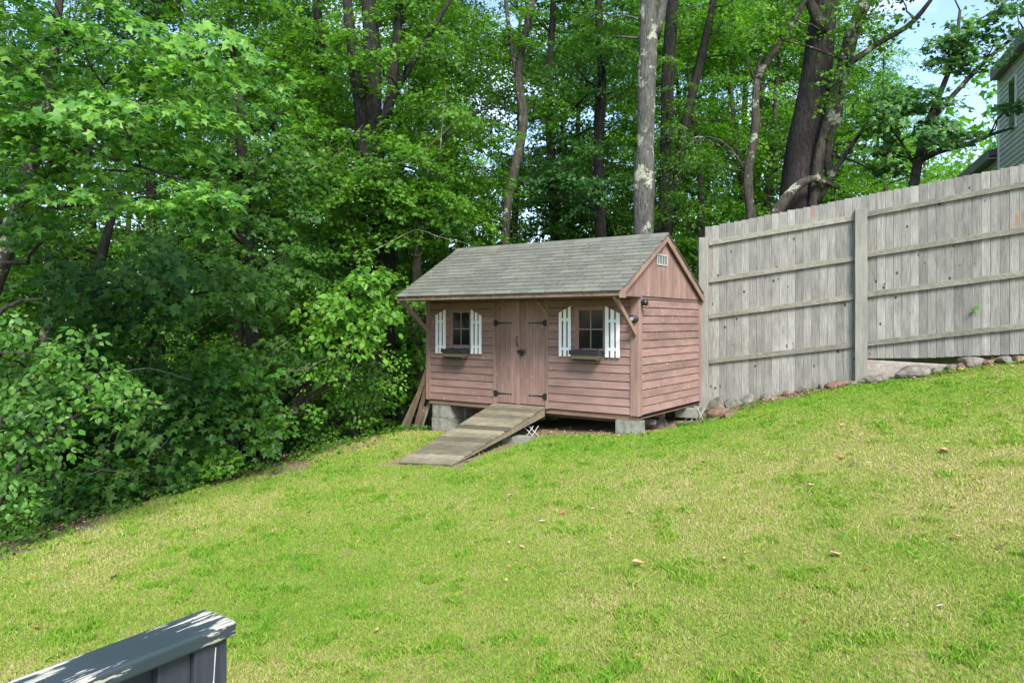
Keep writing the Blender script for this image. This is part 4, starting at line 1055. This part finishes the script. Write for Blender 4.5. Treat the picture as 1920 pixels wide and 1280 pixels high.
# 8 crooked lichen stem behind the fence
tree('crooked_tree', 'twisted lichen spotted stem with a broken black stub above the left fence panel', 'tree', None,
 [stem(14.2, [(1412, 620, 20.4), (1410, 410, 17.0), (1397, 340, 17.0), (1408, 285, 14.4), (1420, 240, 17.0), (1414, 190, 13.6), (1420, 150, 12.8)]),
  stem(14.2, [(1420, 150, 12.8), (1438, 115, 12.8), (1475, 65, 11.0), (1510, 5, 9.3), (1540, -80, 6.0)], False),
  stem(14.2, [(1418, 160, 10.2), (1420, 125, 8.5), (1427, 102, 6.8)], False),
  stem(14.2, [(1418, 155, 6.0), (1405, 125, 4.2), (1396, 103, 2.5)], False),
  stem(14.2, [(1395, 320, 5.1), (1375, 275, 4.2), (1330, 250, 3.4), (1285, 262, 1.7)], False)],
 [Cc(1300, 300, 14.0, .5, .4, .5, 12, .35, 36, .05, 'lance', wild=.9), Cc(1500, -60, 14.2, .8, .8, .5, 10, .4, 34, .1, 'star')],
 M['leaf_wood'], M['bark_spot'])
# 9 big dark trunk with twisting neighbour
tree('big_pine', 'thickest dark plated trunk leaning right behind the fence', 'tree', None,
 [stem(14.6, [(1488, 640, 86), (1500, 400, 80), (1503, 320, 68), (1512, 240, 62), (1532, 140, 54), (1540, 60, 48), (1552, -40, 40), (1570, -260, 20)])],
 [Cc(1560, -240, 14.6, 2, 2, 1.0, 26, .6, 34, .12, 'star')],
 M['leaf_wood'], M['bark_big'])
tree('twisting_tree', 'lichen mottled tree with a broken low limb winding around the thickest trunk', 'tree', None,
 [stem(14.1, [(1520, 620, 24.6), (1525, 400, 23.0), (1532, 330, 21.3), (1538, 270, 19.7), (1558, 215, 21.3), (1575, 150, 24.6), (1590, 90, 26.2), (1605, 40, 23.0), (1640, -30, 18.0), (1680, -140, 9.8)]),
  stem(13.9, [(1440, 440, 19.7), (1458, 388, 23.0), (1490, 352, 18.0), (1520, 330, 13.9), (1545, 340, 8.2), (1575, 354, 5.7)], False),
  stem(14.1, [(1556, 330, 16.4), (1548, 290, 18.0), (1565, 240, 18.0), (1580, 140, 18.0), (1612, 30, 14.8), (1625, -60, 11.5)], False),
  stem(13.9, [(1590, 120, 13.9), (1625, 98, 11.5), (1660, 72, 10.7), (1700, 55, 9.8), (1728, 25, 9.0), (1760, -20, 6.6)], False),
  stem(14.3, [(1545, 60, 21.3), (1520, 10, 18.0), (1490, -60, 13.1)], False),
  stem(14.0, [(1535, 380, 9.8), (1570, 310, 9.8), (1600, 270, 8.2), (1640, 210, 4.9), (1680, 165, 2.5)], False),
  stem(14.0, [(1560, 290, 5.7), (1600, 300, 4.1), (1632, 318, 2.5)], False)],
 [Cc(1590, 150, 13.5, .6, .3, .9, 16, .28, 30, .065, 'ovate', wild=.9), Cc(1440, 60, 14.0, .8, .5, .5, 14, .34, 40, .07, 'ovate', wild=.8), Cc(1620, 40, 13.6, .9, .8, .5, 20, .34, 32, .075, 'ovate', wild=.8), Cc(1680, -60, 13.8, 1.3, 1.0, .6, 20, .4, 34, .09, 'ovate'),
  Cc(1640, 220, 13.6, .8, .5, .4, 12, .34, 32, .09, 'maple'), Cc(1560, 100, 13.8, .35, .3, .6, 6, .25, 20, .07, 'ovate', wild=.9)],
 M['leaf_wood'], M['bark_spot'])
# 10 small maple right behind the fence
tree('small_maple', 'small maple with blue green leaves spreading over the right fence panel', 'maple tree', None,
 [stem(12.9, [(1708, 600, 20), (1710, 355, 18), (1722, 300, 16), (1735, 240, 13), (1752, 200, 11), (1790, 110, 8), (1800, 20, 5)]),
  stem(12.9, [(1728, 300, 12), (1760, 280, 11), (1810, 275, 9), (1855, 252, 7), (1900, 240, 4)], False),
  stem(12.9, [(1738, 235, 10), (1790, 175, 9), (1850, 110, 8), (1920, 55, 6), (1960, 20, 4)], False),
  stem(12.9, [(1720, 320, 7), (1700, 280, 6), (1670, 240, 4)], False)],
 [Cc(1765, 255, 12.3, .55, .5, .2, 12, .32, 45, 0.096, 'maple', aim=(.3, -.7, 0)),
  Cc(1710, 200, 12.6, .7, .5, .45, 22, .32, 45, 0.096, 'maple', aim=(0, -.7, 0)),
  Cc(1790, 90, 12.8, .85, .6, .5, 24, .34, 45, 0.096, 'maple', aim=(0, -.7, 0)),
  Cc(1880, 40, 12.6, .5, .5, .4, 10, .34, 45, 0.096, 'maple'), Cc(1890, 200, 12.2, .3, .4, .15, 4, .3, 43, 0.096, 'maple'),
  Cc(1660, 290, 12.9, .4, .4, .35, 10, .28, 43, 0.088, 'maple'), Cc(1780, -80, 13, 1.3, .9, .5, 18, .4, 48, 0.096, 'maple')],
 M['leaf_teal'], M['bark'])

# ------------------------------------------------------------------ background trees (shared meshes)
def proto(i, h, rad, lo, leafm, bark, kind, size, n):
    bx = 300 + i * 20
    st = [(Vector((bx, 0, -.3)), .2 * h / 14)]
    x, y = bx, 0
    for k in range(1, 8):
        x += random.uniform(-.22, .22); y += random.uniform(-.22, .22)
        st.append((Vector((x, y, h * k / 7.2)), .19 * h / 14 * (1 - k / 8.2)))
    cr_ = []
    for z0, z1, rr, nn in ((lo, h * .45, rad * .85, n // 3), (h * .35, h * .75, rad, n // 3), (h * .7, h, rad * .7, n // 3)):
        cr_.append(dict(c=(bx, 0, (z0 + z1) / 2), r=(rr, rr, (z1 - z0) / 2), n=nn, sr=.66, nl=120, size=size, kind=kind, limbs=12, twig=3))
    return tree('background_tree', 'x', 'tree', 'trees deep in the woods', [st], cr_, M[leafm], M[bark], link_base=(bx, 0, 0))
protos = [proto(0, 15, 3.0, 2.2, 'leaf_wood', 'bark_dark', 'star', .098, 190), proto(1, 13, 2.6, 1.2, 'leaf_yellow', 'bark', 'star', .092, 175),
          proto(2, 16, 3.2, 3.0, 'leaf_dark', 'bark_dark', 'star', .098, 190), proto(3, 12, 2.4, .8, 'leaf_wood', 'bark', 'star', .092, 165)]
BG = [  # px, distance, prototype, scale
 (-150, 14, 2, .9), (-40, 18, 0, 1.0), (90, 15, 3, .9), (190, 21, 0, 1.05), (300, 17, 2, .9), (500, 19, 3, 1.0), (570, 26, 0, 1.1),
 (640, 20, 1, .95), (730, 24, 0, 1.1), (800, 19, 3, 1.0), (860, 27, 1, 1.15), (1040, 20, 2, 1.0), (1065, 28, 1, 1.2),
 (1100, 23, 3, 1.1), (1180, 27, 1, 1.1), (1260, 22, 3, 1.0), (1330, 27, 1, 1.15), (1370, 20, 1, .85), (1440, 24, 1, 1.0), (1500, 28, 3, 1.2), (1580, 23, 1, .8),
 (1650, 30, 1, .8), (1740, 34, 1, .75), (1700, 36, 1, .75), (20, 28, 1, 1.2), (250, 30, 3, 1.3), (1400, 33, 0, 1.2), (1220, 33, 0, 1.2), (690, 32, 3, 1.2), (2230, 17, 0, .8), (140, 24, 1, 1.1), (350, 21, 3, 1.1), (450, 16.5, 0, .85), (470, 30, 1, 1.3), (610, 29, 1, 1.2), (770, 29, 0, 1.3), (830, 22, 2, 1.0), (975, 25, 3, 1.2), (1150, 20, 0, .9), (1300, 19.5, 1, .9), (1470, 20, 3, .9), (1540, 25, 0, 1.0), (1650, 22, 1, .65), (-100, 24, 3, 1.2), (540, 22, 2, 1.0)]
BG.sort(key=lambda t: t[0])
cnt = {}
HUE = {0: 'mid green', 1: 'yellow green', 2: 'dark green', 3: 'fresh green'}
tot = {k: sum(1 for b in BG if b[2] == k) for k in range(4)}
ORD = ['first', 'second', 'third', 'fourth', 'fifth', 'sixth', 'seventh', 'eighth', 'ninth', 'tenth', 'eleventh', 'twelfth', 'thirteenth', 'fourteenth', 'fifteenth', 'sixteenth', 'seventeenth', 'eighteenth', 'nineteenth', 'twentieth', 'twenty first', 'twenty second', 'twenty third', 'twenty fourth']
def whereis(px):
    return 'beyond the near maple' if px < 450 else ('left of the shed' if px < 760 else ('behind the shed' if px < 1300 else 'beyond the fence'))
used = set()
for (px, d, k, sc_) in BG:
    x = (px - 960) / F * d; j = cnt.get(k, 0); cnt[k] = j + 1
    lab = f'{HUE[k]} woods tree {whereis(px)}, {ORD[j]} of its colour from left'
    loc = (x, d, gz(x, d) - .05); rz = random.uniform(0, 6.28)
    if k not in used:
        used.add(k); o = protos[k]; o.location = loc; o.rotation_euler = (0, 0, rz); o.scale = (sc_,) * 3; o['label'] = lab
    else: copy_thing(protos[k], loc, rz, sc_, lab)

# understory shrubs along the edge of the woods
def shrub_proto(i, h, rad, leafm, kind, size, n, nl=34):
    bx = 500 + i * 10; sts = []
    for k in range(5):
        a = random.uniform(0, 6.28); e = rad * .6
        sts.append([(Vector((bx + math.cos(a) * .06, math.sin(a) * .06, -.1)), .018), (Vector((bx + math.cos(a) * e * .4, math.sin(a) * e * .4, h * .45)), .012), (Vector((bx + math.cos(a) * e, math.sin(a) * e, h * .85)), .005)])
    return tree('shrub', 'x', 'shrub', 'understory shrubs along the woods edge', sts,
        [dict(c=(bx, 0, h * .55), r=(rad, rad, h * .48), n=n, sr=.27, nl=nl, size=size, kind=kind, limbs=5, twig=2, tilt=.5, wild=.6)], M[leafm], M['bark'], link_base=(bx, 0, 0), tname='stem', cname='foliage')
sp = [shrub_proto(0, 1.7, .8, 'leaf_wood', 'maple', .07, 34, 56), shrub_proto(1, 1.2, .65, 'leaf_elder', 'ovate', .07, 26), shrub_proto(2, 2.2, .9, 'leaf_dark', 'maple', .08, 40, 56), shrub_proto(3, .55, .45, 'leaf_elder', 'star', .055, 22)]
SH = []
edge = [on_ground(*q) for q in ((30, 1010), (90, 985), (150, 965), (215, 935), (270, 920), (325, 900), (385, 892), (440, 880), (500, 862), (560, 848), (620, 836), (690, 822), (740, 805))]
kinds = [3, 1, 2, 3, 0, 3, 1, 3, 3, 1, 3, 1, 3]
for i, p in enumerate(edge): SH.append((p.x - .25, p.y + .35, kinds[i], random.uniform(.8, 1.05)))
for (px, d, k, s_) in [(60, 11, 2, 1.2), (200, 11.5, 0, 1.3), (330, 12, 2, 1.2), (440, 12.6, 0, 1.2), (540, 13.3, 2, 1.0), (620, 13.8, 0, 1.1), (690, 14.8, 2, 1.0), (760, 15.5, 0, 1.2),
                     (850, 17, 0, 1.3), (1000, 17, 2, 1.3), (1100, 17.5, 0, 1.3), (1180, 17, 2, 1.2), (1290, 16.5, 0, 1.3), (1350, 17, 2, 1.2), (1420, 17, 0, 1.3), (1470, 17.5, 1, 1.6),
                     (1590, 17, 1, 1.5), (1660, 17, 0, 1.2), (1750, 18, 1, 1.5), (-60, 9.5, 2, 1.1)]:
    SH.append(((px - 960) / F * d, d, k, s_))
SH.sort(key=lambda t: t[0] / t[1])
cnt = {}; used = set()
SD = {0: 'mid green shrub', 1: 'bright shrub', 2: 'dark shrub', 3: 'low fresh plant'}
for (x, y, k, s_) in SH:
    j = cnt.get(k, 0); cnt[k] = j + 1
    lab = f'{SD[k]} at the foot of the woods, {ORD[j]} of its kind from the left'
    loc = (x, y, gz(x, y) - .03); rz = random.uniform(0, 6.28)
    if k not in used: used.add(k); o = sp[k]; o.location = loc; o.rotation_euler = (0, 0, rz); o.scale = (s_,) * 3; o['label'] = lab
    else: copy_thing(sp[k], loc, rz, s_, lab)

# ground cover under the trees, and the far wood (uncountable)
n = 15000
x = rng.uniform(-9, 3, n * 5); y = rng.uniform(4, 17, n * 5); es = edge_side(x, y)
k = (es > -.12 - rng.random(len(x)) ** 3 * .5) & (es < 3.5) & (rng.random(len(x)) < np.exp(-np.maximum(es, 0) / 1.0) * .9 + .1) & (vnoise(x, y, .5, 77) > .35)
x = x[k][:n]; y = y[k][:n]; z = gza(x, y) + rng.random(len(x)) * .13
t_ = rng.random(2600); fx_ = 2.7 + t_ ** 1.6 * 4.6; fy_2 = np.interp(fx_, [2.7, 3.3, 4.3, 5.45, 7.6], [12.2, 12.1, 11.75, 11.15, 9.95]) + rng.normal(-.03, .16, 2600) - np.clip(3.9 - fx_, 0, 1.2) * rng.random(2600) * .5
kk_ = vnoise(fx_, fy_2, .3, 78) > .45; fx_ = fx_[kk_]; fy_2 = fy_2[kk_]
x = np.concatenate([x, fx_]); y = np.concatenate([y, fy_2]); z = np.concatenate([z, gza(fx_, fy_2) + rng.random(len(fx_)) * .05])
gc = build_leaves('ground_cover', [(np.stack([x, y, z], 1), np.array([0, -.3, 1]) + rng.normal(0, .45, (len(x), 3)), rng.normal(0, 1, (len(x), 3)), np.where(np.arange(len(x)) < len(x) - len(fx_), rng.uniform(.03, .075, len(x)), rng.uniform(.02, .04, len(x))), 'ovate')], M['leaf_wood'], None, (0, 0, 0))
tag(gc, 'low leafy ground cover creeping along the edge of the woods', 'ground cover', kind='stuff')
n = 9000; x = rng.uniform(-8, 1.5, n * 4); y = rng.uniform(4, 15, n * 4); es = edge_side(x, y)
k = (es > -.75 * rng.random(len(x)) ** 2) & (es < 2.2) & (vnoise(x, y, .4, 91) > .35); x = x[k][:n]; y = y[k][:n]
t_ = rng.random(900); fx_ = 2.9 + t_ * 4.6; fy_2 = np.interp(fx_, [2.7, 3.3, 4.3, 5.45, 7.6], [12.1, 12.05, 11.7, 11.15, 9.95]) + rng.normal(-.05, .16, 900)
u_ = rng.uniform(.3, 4.3, 500); w_2 = rng.uniform(-.45, .5, 500)
x = np.concatenate([x, fx_, SO[0] + EX[0] * u_ + EY[0] * w_2]); y = np.concatenate([y, fy_2, SO[1] + EX[1] * u_ + EY[1] * w_2])
ll = build_leaves('leaf_litter', [(np.stack([x, y, gza(x, y) + .018 + rng.random(len(x)) * .02], 1), np.array([0, 0, 1]) + rng.normal(0, .35, (len(x), 3)), rng.normal(0, 1, (len(x), 3)), rng.uniform(.02, .055, len(x)), 'ovate')], M['litter'], None, (0, 0, 0))
tag(ll, 'dry brown leaf litter scattered along the woods edge and fence foot', 'leaf litter', kind='stuff')
K = 900
th = rng.uniform(R(-50), R(50), K); dd = rng.uniform(42, 75, K); x = np.sin(th) * dd; y = np.cos(th) * dd
hz = rng.random(K) ** .8 * rng.uniform(5, 15, K); z = gza(x, y) + hz
fw = build_leaves('far_wood', [spray_leaves(np.stack([x, y, z], 1), np.stack([-x, -y, z * 0], 1), rng.uniform(1.2, 2.4, K), 60, .42, 'star', .5, .3, .7)], M['leaf_yellow'], None, (0, 0, 0))
tag(fw, 'distant sunlit wood closing off the view between the trunks', 'wood', kind='stuff')

# ------------------------------------------------------------------ neighbour's house, upper right
hx = Vector((.366, .931, 0)).normalized(); hr = math.atan2(hx.y, hx.x); P0 = Vector((.712 * 14 + .10, 14, 0))
house = empty('house', (P0.x, P0.y, gz(P0.x + 3, P0.y + 3) - .5), 'pale clapboard sided neighbouring house seen above the fence at the upper right', 'house', rz=hr)
hb = house.location.z
s = NT('house_siding'); nn = s.noise(s.coords(), 3, 4)
M['vinyl'] = s.fin(s.ramp(nn, [(.3, (.70, .69, .60)), (.7, (.80, .79, .70))]), .6)
M['house_trim'] = simple('house_trim', (.26, .25, .22), .6)
M['house_roof'] = simple('house_roofing', (.12, .11, .10), .9)
def lap(mb, x0, x1, z0, z1, y):
    z = z0
    while z < z1:
        zt = min(z + .11, z1); mb.prism([(y, z), (y + .022, z), (y + .006, zt), (y, zt)], 0, x0, x1); z = zt
mb = MB(); lap(mb, 2.21, 5.75, 0, 3.75 - hb, 0); mb.box(2.21, 5.75, -5, -.001, 0, 3.75 - hb); mb.build('wing_wall', M['vinyl'], house)
mb = MB(); lap(mb, -5, 2.2, 0, 5.5 - hb, .0); mb.box(-5, 2.199, -7, -.001, 0, 5.5 - hb); mb.build('wall', M['vinyl'], house)
e = 3.75 - hb
mb = MB(); mb.hexa([(2.21, .2, e - .05), (6.0, .2, e - .05), (6.0, -3, e + .9), (2.21, -3, e + .9), (2.21, .2, e + .1), (6.0, .2, e + .1), (6.0, -3, e + 1.05), (2.21, -3, e + 1.05)]); mb.build('wing_roof', M['house_roof'], house)
mb = MB(); mb.box(2.21, 6.02, .18, .22, e - .1, e + .12); mb.box(2.212, 6.0, .0, .18, e - .09, e - .06); mb.build('fascia', M['house_trim'], house)
e = 5.5 - hb
mb = MB(); mb.hexa([(-5, .16, e - .05), (2.15, .16, e - .05), (2.15, -3.5, e + 2), (-5, -3.5, e + 2), (-5, .16, e + .1), (2.15, .16, e + .1), (2.15, -3.5, e + 2.15), (-5, -3.5, e + 2.15)]); mb.build('roof', M['house_roof'], house)
mb = MB(); mb.box(-5, 2.17, .14, .18, e - .12, e + .12); mb.box(-5, 2.15, .0, .14, e - .11, e - .08); mb.build('fascia', M['house_trim'], house)
mb = MB(); mb.box(2.12, 2.22, .0, .035, 0, 5.4 - hb); mb.build('corner_board', M['white'], house)
mb = MB(); mb.box(.75, 1.25, .02, .05, 4.0 - hb, 5.1 - hb); wf = mb.build('window', M['white'], house)
mb = MB(); mb.box(.8, 1.2, .05, .056, 4.05 - hb, 5.05 - hb); mb.build('pane', M['glass'], wf)

# ------------------------------------------------------------------ fallen leaves on the lawn
def leafcol(name, c): return simple(name, c, .7, nz=.35, sc_=40)
LC = {'tan': leafcol('dry_leaf_tan', (.45, .28, .14)), 'orange': leafcol('dry_leaf_orange', (.42, .14, .05)), 'pale': leafcol('dry_leaf_pale', (.42, .36, .26)), 'brown': leafcol('dry_leaf_brown', (.13, .07, .04)), 'yellow': leafcol('fallen_leaf_yellow', (.55, .48, .12))}
def fallen(px, py, col, w):
    p = on_ground(px, py); L = w / F * p.y * 1.15
    t2 = TPL[random.choice(['ovate', 'oak', 'maple', 'ovate'])]; cu = random.uniform(1.2, 2.4); fo_ = random.uniform(.3, .8)
    me = bpy.data.meshes.new('fallen_leaf'); v = []; f = []
    for k, (a, b) in enumerate(t2): v.append((a * L, (b - .5) * L, (abs(a) * fo_ + (b - .5) ** 2 * cu * .5) * L))
    v.append((0, 0, 0)); c_ = len(t2)
    for k in range(c_): f.append((k, (k + 1) % c_, c_))
    me.from_pydata(v, [], f); me.materials.append(LC[col]); o = bpy.data.objects.new('fallen_leaf', me); C.objects.link(o)
    md = o.modifiers.new('solid', 'SOLIDIFY'); md.thickness = .0012
    o.location = (p.x, p.y, p.z + .032); o.rotation_euler = (random.uniform(-.3, .3), random.uniform(-.3, .3), random.uniform(0, 6.28))
    tag(o, {'tan': 'dry tan leaf fallen on the lawn', 'orange': 'orange brown curled leaf fallen on the lawn', 'pale': 'bleached whitish leaf fallen on the lawn', 'brown': 'dark brown withered leaf fallen on the lawn', 'yellow': 'yellow leaf fallen on the lawn'}[col], 'leaf',
        {'tan': 'dry tan leaves on the lawn', 'orange': 'orange leaves on the lawn', 'pale': 'bleached leaves on the lawn', 'brown': 'dark withered leaves on the lawn', 'yellow': 'yellow leaves on the lawn'}[col])
for q in [(958, 935, 'pale', 12), (848, 954, 'pale', 8), (1054, 968, 'orange', 14), (1016, 985, 'pale', 12), (979, 1034, 'tan', 12), (957, 1072, 'orange', 11), (954, 1024, 'tan', 8), (950, 1095, 'tan', 8),
          (1113, 960, 'tan', 9), (1184, 967, 'tan', 10), (1245, 966, 'tan', 12), (1235, 993, 'orange', 10), (1196, 1065, 'tan', 20), (1253, 931, 'tan', 6), (923, 982, 'orange', 7), (1055, 901, 'pale', 9),
          (1520, 915, 'tan', 13), (1577, 865, 'orange', 13), (1598, 878, 'brown', 10), (1318, 873, 'brown', 9), (1359, 1056, 'tan', 14), (1398, 1046, 'yellow', 11), (1382, 960, 'tan', 8), (1397, 978, 'orange', 8),
          (1567, 1048, 'tan', 22), (1626, 1077, 'orange', 11), (1793, 1014, 'tan', 18), (1876, 1034, 'brown', 16), (1785, 960, 'orange', 14), (1649, 936, 'pale', 13), (1763, 1148, 'pale', 12), (1513, 1173, 'orange', 11),
          (1883, 742, 'tan', 11), (1818, 765, 'tan', 8), (1904, 764, 'yellow', 8), (1714, 782, 'yellow', 7), (1769, 853, 'tan', 24), (1777, 834, 'tan', 8), (1801, 697, 'yellow', 9), (1669, 740, 'yellow', 6), (1579, 802, 'tan', 9),
          (1492, 800, 'yellow', 7), (1876, 698, 'tan', 8), (70, 1185, 'orange', 10), (165, 1062, 'orange', 8), (706, 1192, 'tan', 9), (672, 1022, 'tan', 9), (580, 967, 'brown', 9), (210, 1092, 'brown', 14), (686, 925, 'orange', 8),
          (1026, 1184, 'brown', 7), (1378, 1270, 'orange', 10), (1419, 1275, 'tan', 9), (875, 868, 'brown', 8), (1033, 838, 'brown', 12), (1252, 818, 'brown', 9), (1826, 908, 'orange', 8), (1463, 1128, 'orange', 8)]:
    fallen(*q)
# sprig growing through the fence
p = W(1827, 577, 0.0001); q_ = on_line(1827, 1); P_ = Vector((q_.x - .03, q_.y - .06, (HOR - 577) / F * q_.y))
nl = 14
o = build_leaves('weed_sprig', [(np.array(P_) + rng.normal(0, 1, (nl, 3)) * np.array([.045, .015, .025]), np.array([0, -.8, .6]) + rng.normal(0, .4, (nl, 3)), rng.normal(0, 1, (nl, 3)), rng.uniform(.03, .055, nl), 'ovate')], M['leaf_elder'], None, tuple(P_))
o.location = P_; tag(o, 'small green sprig poking through the right fence panel', 'weed')
